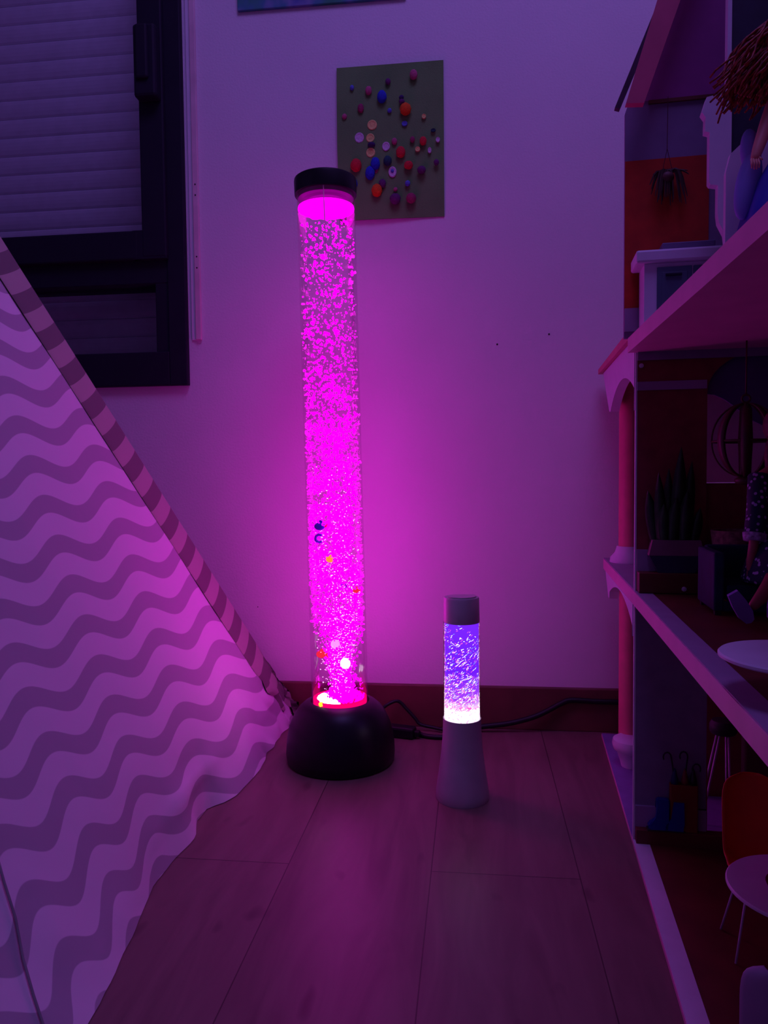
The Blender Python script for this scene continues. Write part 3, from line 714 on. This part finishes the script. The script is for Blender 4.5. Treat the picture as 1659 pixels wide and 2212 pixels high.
bm = B(); lathe(bm, [(0, .040), (.0165, .040), (.0165, .293), (0, .293)], .0300, .285, 28); autosmooth(hp('column', bm, M_col))
bm = B(); lathe(bm, [(0, .0078), (.0150, .0078), (.0170, .016), (.0215, .030), (.0265, .034), (.0285, .042), (.0270, .049), (.0200, .053), (0, .053)], .0300, .262, 28); autosmooth(hp('column_pedestal', bm, M_wht))
hp('porch_floor', box(B(), .0006, W2, WT+.001, V2-.022, .3093, .3112), M_bbd)
hp('porch_base', box(B(), .0006, W2, WT+.001, V2-.002, .0055, .0075), mat('blue_violet_base', (.24, .16, .42), .6))

# ------------------------------------------------------------------ things in the dollhouse : bottom room
M_boot = mat('boot_blue', (.015, .04, .30), .3, .1); M_box = mat('umbrella_box', (.22, .045, .012), .6, .1); M_cane = mat('cane_black', (.02, .008, .02), .4)
def boot(w, label, g):
    bm = B()
    ell(bm, (0, 0, 0), (1, 1, 1), 4, 4); bm.clear()
    prof = [(.0000, 0), (.0215, 0), (.0222, .006), (.0215, .012), (.0225, .038), (.0075, .038), (.0082, .016), (.0050, .011), (-.0010, .008), (-.0022, .003)]
    prism(bm, prof, lambda a, b, t: (a, t, b), -.0055, .0055)
    bmesh.ops.bevel(bm, geom=list(bm.edges), offset=.0016, segments=2, affect='EDGES')
    t = hthing('rain_boot', label, 'boot', w, .0230, .0240, 0, 'blue boots by the umbrella box'); autosmooth(mk('boot_shaft', bm, M_boot, t), 50)
    mk('boot_sole', box(B(), -.003, .0222, -.0058, .0058, 0, .0018, .0005), M_dark, t); return t
boot(.0185, 'left blue doll rain boot standing before the grey dollhouse wall', 1); boot(.0360, 'blue doll rain boot beside the brown umbrella box', 1)
t = hthing('umbrella_stand', 'narrow brown umbrella box against the grey wall of the bottom room', 'umbrella stand', .057, .0245, .0240)
bm = B(); box(bm, -.0155, .0155, -.0055, .0045, 0, .057, .0012); mk('stand_box', bm, M_box, t)
def umbrella(x, ztop, hook, label, m, lean):
    u = hthing('doll_umbrella', label, 'umbrella', x, .0245, .081, 0, 'umbrellas in the brown box')
    pts = [(0, 0, 0), (lean*.5, 0, ztop*.5), (lean, 0, ztop-.006)] + [(lean+hook*.0045*(1-math.cos(a)), 0, ztop-.006+.006*math.sin(a)) for a in [i*PI/6 for i in range(1, 8)]]
    bm = B(); sweep(bm, pts, .0009, 8); mk('handle', bm, M_cane, u, True)
    bm = B(); lathe(bm, [(0, 0), (.0045, 0), (.0038, .006), (.0016, .016), (0, .019)], n=14); mk('canopy', bm, m, u, True)
umbrella(.047, .037, -1, 'dark blue doll umbrella, left of the three hooked handles', mat('umb_blue', (.02, .03, .12), .6), -.004)
umbrella(.0585, .039, -1, 'maroon doll umbrella with the middle hooked handle', mat('umb_red', (.20, .02, .03), .6), .003)
umbrella(.068, .025, 1, 'black doll umbrella, right of the three hooked handles', M_cane, -.001)

M_wire = mat('white_wire', (.6, .5, .68), .4); M_red = mat('orange_red_shell', (.80, .045, .015), .45, .05); M_shade = mat('lilac_shell', (.40, .30, .46), .4, .05)
def shell_chair(name, label, cat, w, v, z, rot, m, sc=1, wire=M_wire):
    """moulded shell chair facing local +x .. seat, back and four splayed legs"""
    t = hthing(name, label, cat, w, v, z, rot)
    nu, nv = 16, 22; bm = B(); G = {}
    prof = [(.034, .070), (.030, .0735), (.020, .0745), (.006, .0735), (-.008, .0745), (-.017, .079), (-.0225, .088), (-.0260, .104), (-.0290, .122), (-.0320, .142), (-.0335, .153)]
    prof = [(Vector((a, 0, b))) for a, b in prof]; path = smooth_path(prof, 3); n = len(path)
    for s in (0, 1):
        for j, p in enumerate(path):
            tt = j/(n-1); wd = .027 if tt < .5 else .027-.002*(tt-.5)
            if tt > .80: wd *= math.sqrt(max(.02, 1-((tt-.80)/.215)**2.4))
            if tt < .12: wd *= math.sqrt(max(.05, 1-((.12-tt)/.14)**2.4))
            nrm = (path[min(j+1, n-1)]-path[max(j-1, 0)]).normalized(); nrm = Vector((nrm.z, 0, -nrm.x))
            for i in range(nu+1):
                q = i/nu*2-1; P = p+Vector((0, q*wd, 0))+nrm*(-.0065*q*q*abs(q)**.5*-1)*(1 if tt > .35 else .6)+nrm*(.0014*s)
                G[s, i, j] = bm.verts.new(P*sc)
    for s in (0, 1):
        for j in range(n-1):
            for i in range(nu): bm.faces.new((G[s, i, j], G[s, i+1, j], G[s, i+1, j+1], G[s, i, j+1]))
    for j in range(n-1):
        bm.faces.new((G[0, 0, j], G[1, 0, j], G[1, 0, j+1], G[0, 0, j+1])); bm.faces.new((G[0, nu, j], G[1, nu, j], G[1, nu, j+1], G[0, nu, j+1]))
    for i in range(nu):
        bm.faces.new((G[0, i, 0], G[1, i, 0], G[1, i+1, 0], G[0, i+1, 0])); bm.faces.new((G[0, i, n-1], G[1, i, n-1], G[1, i+1, n-1], G[0, i+1, n-1]))
    mk('seat_shell', bm, m, t, True)
    for sx in (-1, 1):
        for sy in (-1, 1):
            bm = B(); sweep(bm, [Vector((.004+sx*.012, sy*.012, .073))*sc, Vector((.004+sx*.026, sy*.026, .0005))*sc], .0011*sc, 8); mk('leg', bm, wire, t, True)
    return t
shell_chair('doll_chair', 'orange-red shell chair behind the white round table in the bottom room', 'chair', .085, -.165, .0068, R(-90), M_red)
shell_chair('doll_chair', 'pale lilac shell chair at the bottom right corner nearest the viewer', 'chair', .0360, -.385, .0078, R(70), M_shade, .86)
def round_table(label, w, v, z0, h, r_top, leg):
    t = hthing('doll_table', label, 'table', w, v, z0)
    bm = B(); lathe(bm, [(0, h-.004), (r_top-.003, h-.004), (r_top, h-.0025), (r_top, h-.001), (r_top-.001, h), (0, h)], n=64); autosmooth(mk('tabletop', bm, M_wht, t))
    bm = B(); lathe(bm, [(0, 0), (r_top*.27, 0), (r_top*.25, .003), (.006, .007), (.0045, h*.5), (.008, h-.004), (0, h-.004)], n=32); autosmooth(mk('pedestal', bm, M_wht, t)); return t
round_table('white round doll table standing in front of the orange-red shell chair', .087, -.268, .0068, .1135, .0545, 1)
t = hthing('doll_bowl', 'small brown bowl with dark leaves on the white round table in the bottom room', 'bowl', .0800, -.2870, .1205)
bm = B(); lathe(bm, [(0, 0), (.012, 0), (.021, .006), (.024, .012), (.0225, .012), (.011, .003), (0, .002)], n=32); autosmooth(mk('bowl_shell', bm, mat('brown_bowl', (.20, .05, .03), .5), t))
bm = B(); random.seed(3)
for k in range(26):
    a = random.uniform(0, 2*PI); rr = random.uniform(0, .018); ell(bm, (rr*math.cos(a), rr*math.sin(a), .011+random.uniform(0, .008)), (.006, .004, .003), 8, 6)
mk('leaves', bm, mat('dark_leaves', (.02, .05, .03), .6), t, True)
t = hthing('doll_stool', 'tall doll stool with dark seat and white legs before the dark panel added behind the doorway', 'stool', .1130, .075, .0080)
bm = B(); lathe(bm, [(0, .120), (.014, .120), (.0160, .123), (.0160, .131), (.013, .136), (0, .137)], n=32); autosmooth(mk('seat', bm, mat('stool_seat', (.03, .012, .03), .6), t))
for sx in (-1, 1):
    for sy in (-1, 1):
        bm = B(); sweep(bm, [(sx*.005, sy*.006, .120), (-.028 if sx < 0 else .008, sy*.010, .0005)], .0014, 8); mk('leg', bm, M_wire, t, True)
bm = B(); prism(bm, [(0, 0), (.011, 0), (.0055, .010)], lambda a, b, q: (a, q, b), 0, .003)
tag(mk('doll_napkin', bm, M_wht), 'tiny white triangle standing in the dark bottom room right of the stool', 'napkin', loc=Hs(.1110, .0150, .0245), rotz=HR)
bpy.data.objects['doll_napkin'].location = Hs(.116, .022, .024)
ob = mk('doll_cupboard', box(B(), -.03, .05, -.004, .012, 0, .13, .002), mat('maroon_cupboard', (.10, .02, .03), .6)); tag(ob, 'low dark maroon cupboard at the back of the bottom room', 'cupboard', loc=Hs(.150, .012, .0245), rotz=HR)

# ------------------------------------------------------------------ middle room
t = hthing('snake_plant', 'dark green snake plant in a two-tone pot at the maroon wall', 'potted plant', .0445, .0193, .3347)
M_leaf = mat('snake_leaf', (.022, .065, .020), .5, .3, 90); M_potw = mat('pot_rim_taupe', (.26, .12, .17), .6); M_potb = mat('pot_navy', (.03, .03, .07), .5)
bm = B(); prism(bm, [(-.0200, 0), (.0200, 0), (.0300, .0200), (-.0300, .0200)], lambda a, b, q: (a, q, b), -.0085, .0065); mk('pot_base', bm, M_potb, t)
bm = B(); prism(bm, [(-.0305, .0200), (.0305, .0200), (.0265, .0380), (-.0265, .0380)], lambda a, b, q: (a, q, b), -.0088, .0067); mk('pot_rim', bm, M_potw, t)
for x0, x1, h_, wd, y in ((-.022, -.031, .096, .0075, 0), (-.016, -.0195, .117, .0065, -.003), (-.008, -.0075, .121, .0065, .001), (.0015, .0055, .146, .0080, -.002), (.011, .018, .129, .0070, .001), (.019, .0265, .075, .0065, -.003), (-.004, .000, .088, .0085, -.005), (.009, .012, .096, .0080, -.005), (-.013, -.014, .080, .0080, -.005)):
    bm = B(); G = []; n = 12
    for j in range(n+1):
        q = j/n; wv = wd*(.75+.45*math.sin(q*2.2))*(1-q**3.2); wv = max(wv, .0002)
        c = Vector((x0+(x1-x0)*q**1.2, y, .034+(h_-.034)*q))
        G.append([bm.verts.new(c+Vector((-wv, 0, 0))), bm.verts.new(c+Vector((0, .0016, 0))), bm.verts.new(c+Vector((wv, 0, 0))), bm.verts.new(c+Vector((0, -.0012, 0)))])
    for a, b_ in zip(G, G[1:]):
        for k in range(4): bm.faces.new((a[k], a[(k+1) % 4], b_[(k+1) % 4], b_[k]))
    bm.faces.new(G[0])
    mk('leaf', bm, M_leaf, t, True)
# globe chandelier
t = hthing('globe_chandelier', 'dark globe chandelier of curved bands hanging in the middle room arch', 'chandelier', .1060, -.030, .4850)
M_ring = mat('chandelier_brown', (.10, .018, .03), .45, .2)
bm = B(); sweep(bm, [(0, 0, .048), (0, 0, .1065)], .0009, 8); mk('cord', bm, M_ring, t, True)
bm = B(); sweep(bm, [(.0042*math.cos(a), 0, .0445+.0042*math.sin(a)) for a in [i*PI/8 for i in range(17)]], .0012, 8, False); mk('hanging_ring', bm, M_ring, t, True)
for k in range(4):
    a0 = k*PI/4+R(-105); bm = B(); G = []; n = 40
    for i in range(n):
        a = 2*PI*i/n; rr, rz = .0335, .0395
        c = Vector((rr*math.sin(a)*math.cos(a0), rr*math.sin(a)*math.sin(a0), rz*math.cos(a))); tn = Vector((-math.sin(a0), math.cos(a0), 0))*(.0034*abs(math.sin(a))+.0008); nn = c.normalized()*.0008
        G.append([bm.verts.new(c+tn+nn), bm.verts.new(c-tn+nn), bm.verts.new(c-tn-nn), bm.verts.new(c+tn-nn)])
    for i in range(n):
        for q in range(4): bm.faces.new((G[i][q], G[i][(q+1) % 4], G[(i+1) % n][(q+1) % 4], G[(i+1) % n][q]))
    mk('band', bm, M_ring, t, True)
bm = B(); sweep(bm, [(.0325*math.cos(a), .0325*math.sin(a), -.001) for a in [i*PI/20 for i in range(41)]], .0013, 8, False); mk('equator_ring', bm, M_ring, t, True)
bm = B(); lathe(bm, [(0, -.041), (.006, -.038), (.0065, -.02), (.0075, .0), (.0065, .02), (.006, .034), (.003, .040), (0, .041)], n=20); mk('stem', bm, M_ring, t, True)
bm = B(); ell(bm, (0, 0, -.0435), (.011, .011, .005), 16, 8); mk('finial', bm, M_ring, t, True)
# teal armchair
t = hthing('doll_armchair', 'dark teal doll armchair in the middle room with a doll in it', 'armchair', .1040, -.082, .3103)
M_teal = mat('teal_velvet', (.008, .032, .065), .8, .2, 60)
mk('seat_cushion', box(B(), -.038, .062, -.038, .022, .014, .030, .003), M_teal, t); mk('backrest', box(B(), -.044, .066, .018, .032, .010, .064, .003), M_teal, t)
mk('armrest', box(B(), -.050, -.040, -.040, .030, .004, .062, .002), M_teal, t, label='armrest nearest the opening'); mk('armrest', box(B(), .064, .074, -.040, .030, .004, .062, .002), M_teal, t)
mk('front_rail', box(B(), -.042, .066, -.0395, -.034, .004, .014, .001), M_teal, t)
for sx in (-.045, .067):
    for sy in (-.034, .024): mk('leg', box(B(), sx-.003, sx+.003, sy-.003, sy+.003, 0, .006), M_dark, t)
# coffee table close to the open edge
tb = round_table('white round doll table near the pink edge of the middle room', .0360, -.402, .3103, .0275, .0440, 1)
# shelf with baskets behind the armchair
ob = mk('doll_bench', box(B(), -.05, .06, -.006, .012, 0, .045, .003), mat('taupe_bench', (.16, .07, .08), .7)); tag(ob, 'taupe bench standing behind the teal armchair', 'bench', loc=Hs(.135, .0225, .3347)-Vector((0, .014, .0)), rotz=HR)
ob.location = Hs(.136, -.004, .3103)
bm = B(); lathe(bm, [(0, 0), (.018, 0), (.024, .012), (.026, .030), (.023, .030), (.018, .008), (0, .006)], n=32)
ob = autosmooth(mk('doll_basket', bm, mat('tan_basket', (.28, .14, .12), .8, .3, 200))); tag(ob, 'tan round basket on the taupe bench behind the doll', 'basket', loc=Hs(.105, -.000, .3555), rotz=HR)

# ------------------------------------------------------------------ top room
t = hthing('doll_cabinet', 'white doll cabinet with teal door below the orange wall', 'cabinet', 0, .004, .6112)
M_tdoor = mat('teal_grey_door', (.07, .12, .17), .5)
mk('cabinet_body', box(B(), .0030, .0900, -.018, .020, 0, .0720, .0006), M_wht, t); mk('worktop', box(B(), -.0062, .0960, -.024, .022, .0720, .0860, .0025), M_wht, t)
d = mk('door', box(B(), .0165, .0530, -.0205, -.0175, .004, .067, .0006), M_tdoor, t)
mk('door_inset', box(B(), .0215, .0480, -.0212, -.020, .010, .061, .0004), M_tdoor, d); mk('door_handle', box(B(), .0250, .0420, -.0235, -.0205, .0565, .0590, .0004), M_alu, d)
d = mk('door', box(B(), .0545, .0890, -.0205, -.0175, .004, .067, .0006), M_tdoor, t); mk('door_inset', box(B(), .0590, .0850, -.0212, -.020, .010, .061, .0004), M_tdoor, d)
t = hthing('doll_hob', 'flat grey box standing on the white doll cabinet', 'box', .0235, .010, .6972)
mk('hob_body', box(B(), 0, .0560, -.015, .010, 0, .0105, .001), mat('hob_grey', (.16, .13, .24), .5), t)
t = hthing('hanging_plant', 'dark trailing plant hanging before the orange wallpaper', 'hanging plant', .0325, .0190, .7900)
bm = B(); sweep(bm, [(-.0005, 0, .030), (0, 0, .088)], .0004, 6); mk('string', bm, M_ring, t)
bm = B(); sweep(bm, [(-.006, 0, .002), (-.0005, 0, .030)], .0004, 6); sweep(bm, [(.006, 0, .002), (-.0005, 0, .030)], .0004, 6); mk('string', bm, M_ring, t)
bm = B(); ell(bm, (0, 0, -.002), (.0075, .006, .0065), 16, 10); mk('pot', bm, mat('pot_brown', (.10, .03, .03), .6), t, True)
random.seed(11); bm = B()
for k in range(46):
    a = random.uniform(0, 2*PI); L1 = random.uniform(.008, .026); dx = math.cos(a)*L1*.9; dy = math.sin(a)*L1*.25; up_ = random.uniform(-.034, .006)
    p = smooth_path([(0, 0, .002), (dx*.6, dy*.6, max(up_*.3, .002)+.003), (dx, dy, up_)], 3); sweep(bm, p, [max(.0003, .0012*math.sin(PI*(i+.6)/(len(p)+.5))) for i in range(len(p))], 5)
mk('foliage', bm, mat('plant_foliage', (.07, .04, .03), .7), t)

# dolls -------------------------------------------------------------
def skin_body(name, verts, edges, radii, m, parent, lvl=2):
    me = bpy.data.meshes.new(name); me.from_pydata(verts, edges, []); o = bpy.data.objects.new(name, me); COL.objects.link(o); o.parent = parent
    me.materials.append(m)
    md = o.modifiers.new('skin', 'SKIN'); md.use_smooth_shade = True
    for i, rr in enumerate(radii):
        me.skin_vertices[0].data[i].radius = (rr, rr); me.skin_vertices[0].data[i].use_root = (i == 0)
    s = o.modifiers.new('sub', 'SUBSURF'); s.levels = lvl; s.render_levels = lvl
    bpy.context.view_layer.update()
    dg = bpy.context.evaluated_depsgraph_get(); m2 = bpy.data.meshes.new_from_object(o.evaluated_get(dg)); o.modifiers.clear(); o.data = m2
    for p in m2.polygons: p.use_smooth = True
    if not m2.materials: m2.materials.append(m)
    return o
M_skin = mat('doll_skin', (.62, .26, .20), .5, .03); M_hair = mat('red_doll_hair', (.34, .035, .02), .6, .45, 300); M_lild = mat('doll_lilac', (.42, .22, .44), .7, .05)
M_skind = mat('doll_skin_dark', (.36, .10, .09), .5, .03); M_blue = mat('royal_blue_satin', (.02, .02, .36), .5, .15, 20); M_pblue = mat('pale_blue_tights', (.22, .24, .62), .6, .04); M_blackd = mat('doll_black', (.01, .008, .015), .6)
def head(t, c, r, skin, hair_m, face=(-1, -.3)):
    fx = Vector((face[0], face[1], 0)).normalized(); sd = Vector((-fx.y, fx.x, 0))
    bm = B(); ell(bm, c, (r*.86, r*.86, r*1.08), 20, 16)
    for v in bm.verts:
        q = v.co-c
        if q.z < 0: v.co -= fx*0; v.co.x = c.x+q.x*(1+.25*q.z/r); v.co.y = c.y+q.y*(1+.25*q.z/r)
    ell(bm, c+fx*r*.88+Vector((0, 0, -r*.12)), (r*.12, r*.12, r*.16), 10, 8)
    for s in (-1, 1): ell(bm, c+sd*s*r*.84+Vector((0, 0, -r*.05)), (r*.10, r*.14, r*.2), 10, 8)
    h = mk('head', bm, skin, t, True)
    for s in (-1, 1):
        bm = B(); ell(bm, c+fx*r*.78+sd*s*r*.32+Vector((0, 0, r*.05)), (r*.10, r*.14, r*.10), 10, 8); mk('eye', bm, M_blackd, h, True)
    bm = B(); ell(bm, c+fx*r*.78+Vector((0, 0, -r*.48)), (r*.10, r*.24, r*.06), 10, 6); mk('mouth', bm, M_red, h, True)
    return h
# doll with red hair, top room, seated on a white bed
bed = hthing('doll_bed', 'white framed doll bed with red mattress under the red-haired doll', 'bed', .095, -.205, .6112)
mk('mattress', box(B(), -.0300, .11, -.18, .085, .010, .026, .004), mat('red_mattress', (.55, .02, .04), .8), bed)
mk('bed_rail', box(B(), -.0340, -.0300, -.20, .090, .001, .016, .001), M_wht, bed); mk('bed_rail', box(B(), .11, .114, -.20, .090, .001, .016, .001), M_wht, bed)
bm = B(); prism(bm, [(-.034, 0), (-.034, .125), (-.030, .142), (-.018, .153), (.02, .158), (.07, .158), (.10, .15), (.114, .13), (.114, 0)], lambda a, b, q: (a, q, b), .084, .092); mk('headboard', bm, M_wht, bed)
d1 = hthing('doll', 'red-haired doll in royal blue skirt seated at the top right', 'doll', .108, -.175, .6400)
J = [(0, 0, .045), (.004, .004, .085), (.010, .006, .120), (.014, .006, .150), (.016, .004, .166), (-.016, .000, .143), (-.030, -.012, .112), (-.040, -.020, .085), (-.043, -.022, .076), (.042, .002, .143), (.055, -.010, .112), (.050, -.03, .09), (.046, -.036, .084),
     (-.012, -.006, .030), (-.024, -.030, .024), (-.042, -.050, .004), (.014, -.006, .030), (.010, -.036, .024), (.004, -.062, .004)]
Ed = [(0, 1), (1, 2), (2, 3), (3, 4), (3, 5), (5, 6), (6, 7), (7, 8), (3, 9), (9, 10), (10, 11), (11, 12), (0, 13), (13, 14), (14, 15), (0, 16), (16, 17), (17, 18)]
Rr = [.016, .013, .017, .010, .006, .0085, .0065, .005, .0035, .0085, .0065, .005, .0035, .012, .009, .006, .012, .009, .006]
skin_body('body', J, Ed, Rr, M_skin, d1)
for sx, px_, py_, pz_ in ((-1, -.043, -.022, .076), (1, .046, -.036, .084)):
    for k in range(4):
        bm = B(); o_ = (k-1.5)*.0017; sweep(bm, [(px_+o_, py_-.001, pz_+.001), (px_+o_*1.2, py_-.004, pz_-.004), (px_+o_*1.1, py_-.004, pz_-.008-(.001 if k in (1, 2) else 0))], [.0010, .0009, .0006], 6); mk('finger', bm, M_skin, d1, True)
    bm = B(); sweep(bm, [(px_-.003*sx, py_, pz_+.003), (px_-.0055*sx, py_-.003, pz_-.001)], [.0011, .0008], 6); mk('thumb', bm, M_skin, d1, True)
head(d1, Vector((.020, .000, .190)), .021, M_skin, M_hair)
bm = B(); ell(bm, (.008, .004, .112), (.034, .020, .030), 20, 14); mk('top', bm, M_lild, d1, True, label='lilac top')
bm = B(); lathe(bm, [(.016, .090), (.026, .082), (.038, .062), (.047, .036), (.052, .012), (.050, .004), (.040, .010)], .0, -.010, 40)
for v in bm.verts:
    a = math.atan2(v.co.y, v.co.x); k = max(0, (.09-v.co.z)/.085); v.co.x *= 1+.10*k*math.sin(a*7); v.co.y *= 1+.10*k*math.sin(a*7)
mk('skirt', bm, M_blue, d1, True, label='wide royal blue skirt')
bm = B(); ell(bm, (-.040, .000, .092), (.0085, .008, .020), 16, 12, Matrix.Rotation(R(-6), 3, 'Y')); ell(bm, (-.043, -.004, .062), (.0105, .009, .030), 16, 12, Matrix.Rotation(R(10), 3, 'Y')); mk('sleeve', bm, M_pblue, d1, True, label='pale blue puffed sleeve')
random.seed(21); bm = B()
for k in range(420):
    a = random.uniform(PI*.35, PI*1.75); s = Vector((.020+.020*math.cos(a), .004+.016*math.sin(a), .200+random.uniform(-.010, .016)))
    sway = random.uniform(.012, .078)*(-1 if math.cos(a) < .6 else .6)
    e_ = Vector((s.x+sway, s.y-.010+random.uniform(-.012, .012), .160-random.uniform(0, .034)))
    m_ = s.lerp(e_, .5)+Vector((-.006, -.003, .008)); ph = random.random()*6
    p = smooth_path([s, m_, e_], 6); p = [q+Vector((.003*math.sin(ph+i*1.1), .003*math.cos(ph+i*1.1), 0)) for i, q in enumerate(p)]
    sweep(bm, p, [.0017*(1-.55*i/len(p)) for i in range(len(p))], 5)
ell(bm, (.022, .003, .203), (.0225, .0215, .0190), 16, 12)
mk('hair', bm, M_hair, d1, True, label='long curly red hair')
# floral dressed doll in the armchair
d2 = hthing('doll', 'doll in a navy flowered dress sitting in the teal armchair', 'doll', .1200, -.105, .3440)
J = [(0, 0, .012), (.002, .008, .045), (.002, .010, .080), (.003, .008, .108), (.003, .006, .122), (-.020, .004, .100), (-.027, -.010, .066), (-.0300, -.018, .040), (-.034, -.020, .018), (-.034, -.021, .010), (.026, .004, .100), (.036, -.006, .066), (.034, -.022, .040), (.030, -.028, .030),
     (-.010, -.012, .008), (-.020, -.046, .006), (-.036, -.062, -.008), (-.046, -.066, -.018), (.014, -.012, .008), (.014, -.046, .006), (.006, -.062, -.016), (.004, -.068, -.025)]
Ed = [(0, 1), (1, 2), (2, 3), (3, 4), (3, 5), (5, 6), (6, 7), (7, 8), (8, 9), (3, 10), (10, 11), (11, 12), (12, 13), (0, 14), (14, 15), (15, 16), (16, 17), (0, 18), (18, 19), (19, 20), (20, 21)]
Rr = [.015, .013, .016, .010, .006, .008, .006, .0048, .0040, .003, .008, .006, .0045, .003, .011, .009, .0065, .004, .011, .009, .0065, .004]
skin_body('body', J, Ed, Rr, M_skind, d2)
for sx, px_, py_, pz_ in ((-1, -.034, -.021, .010), (1, .030, -.028, .030)):
    for k in range(4):
        bm = B(); o_ = (k-1.5)*.0016; sweep(bm, [(px_+o_, py_, pz_+.001), (px_+o_*1.2, py_-.002, pz_-.004), (px_+o_*1.1, py_-.003, pz_-.0080-(.001 if k in (1, 2) else 0))], [.0010, .0009, .0006], 6); mk('finger', bm, M_skind, d2, True)
    bm = B(); sweep(bm, [(px_-.002*sx, py_, pz_+.003), (px_-.005*sx, py_-.003, pz_-.001)], [.0011, .0008], 6); mk('thumb', bm, M_skind, d2, True)
head(d2, Vector((.004, .000, .145)), .0195, M_skind, M_blackd)
def floral():
    m = mat('navy_flowered_cloth', (.012, .012, .06), .7, .1); nt = m.node_tree; b = nt.nodes['Principled BSDF']; N = nt.nodes.new; L = nt.links.new
    tc = N('ShaderNodeTexCoord'); v = N('ShaderNodeTexVoronoi'); v.inputs['Scale'].default_value = 190; L(tc.outputs['Object'], v.inputs['Vector'])
    r = N('ShaderNodeValToRGB'); r.color_ramp.interpolation = 'CONSTANT'; e = r.color_ramp.elements; e[0].color = (.42, .32, .62, 1); e[1].position = .30; e[1].color = (.012, .012, .06, 1)
    L(v.outputs['Distance'], r.inputs['Fac']); L(r.outputs['Color'], b.inputs['Base Color']); return m
M_flo = floral()
bm = B(); ell(bm, (.002, .008, .078), (.027, .018, .032), 18, 12); mk('dress_top', bm, M_flo, d2, True)
bm = B(); lathe(bm, [(.015, .055), (.026, .040), (.036, .022), (.042, .004), (.040, .000), (.02, .01)], .002, -.012, 36); mk('dress_skirt', bm, M_flo, d2, True)
bm = B(); sweep(bm, [(-.020, .004, .102), (-.025, -.008, .074), (-.0285, -.016, .046)], [.0105, .0095, .0105], 16); mk('sleeve', bm, M_flo, d2, True)
bm = B(); sweep(bm, [(-.0290, -.0165, .047), (-.0300, -.018, .040)], [.0112, .0100], 16); mk('cuff', bm, mat('white_flower_cuff', (.5, .4, .65), .6, .4, 250), d2, True, label='pale flowered cuff')
bm = B(); ell(bm, (.005, .006, .152), (.0215, .021, .022), 18, 12); ell(bm, (.008, .014, .122), (.021, .012, .034), 16, 10); mk('hair', bm, mat('brown_hair', (.10, .03, .02), .6, .4, 200), d2, True, label='brown hair')
M_shoe = mat('lilac_shoe', (.30, .20, .62), .6)
for k, (x, y, z_, rx) in enumerate(((-.0560, -.070, -.0300, R(-62)), (-.028, -.076, -.0310, R(-40)))):
    bm = B(); prism(bm, [(-.0048, -.014), (.0048, -.014), (.0066, -.002), (.0068, .010), (.0040, .018), (0, .0195), (-.0040, .018), (-.0068, .010), (-.0066, -.002)], lambda a, b, q: (a, b, q), -.002, .002)
    bmesh.ops.rotate(bm, verts=bm.verts, cent=(0, 0, 0), matrix=Matrix.Rotation(R(-78), 3, 'X') if k == 0 else Matrix.Rotation(R(-60), 3, 'X'))
    bmesh.ops.rotate(bm, verts=bm.verts, cent=(0, 0, 0), matrix=Matrix.Rotation(R(-32 if k == 0 else -12), 3, 'Y'))
    bmesh.ops.translate(bm, verts=bm.verts, vec=(x, y, z_+.016)); mk('shoe', bm, M_shoe, d2)

# ------------------------------------------------------------------ light
def area(name, loc, size, col, power, target=(0, 0, 0)):
    l = bpy.data.lights.new(name, 'AREA'); l.shape = 'DISK'; l.size = size; l.color = col; l.energy = power
    o = bpy.data.objects.new(name, l); COL.objects.link(o); o.location = loc
    o.rotation_euler = (Vector(target)-Vector(loc)).to_track_quat('-Z', 'Y').to_euler(); return o
area('projector_glow', (.10, -1.0, 2.36), .9, (.22, .115, .62), 17, (.10, -.99, 0))
w = bpy.data.worlds.new('night'); S.world = w; w.use_nodes = True
w.node_tree.nodes['Background'].inputs['Color'].default_value = (.02, .01, .05, 1); w.node_tree.nodes['Background'].inputs['Strength'].default_value = .5
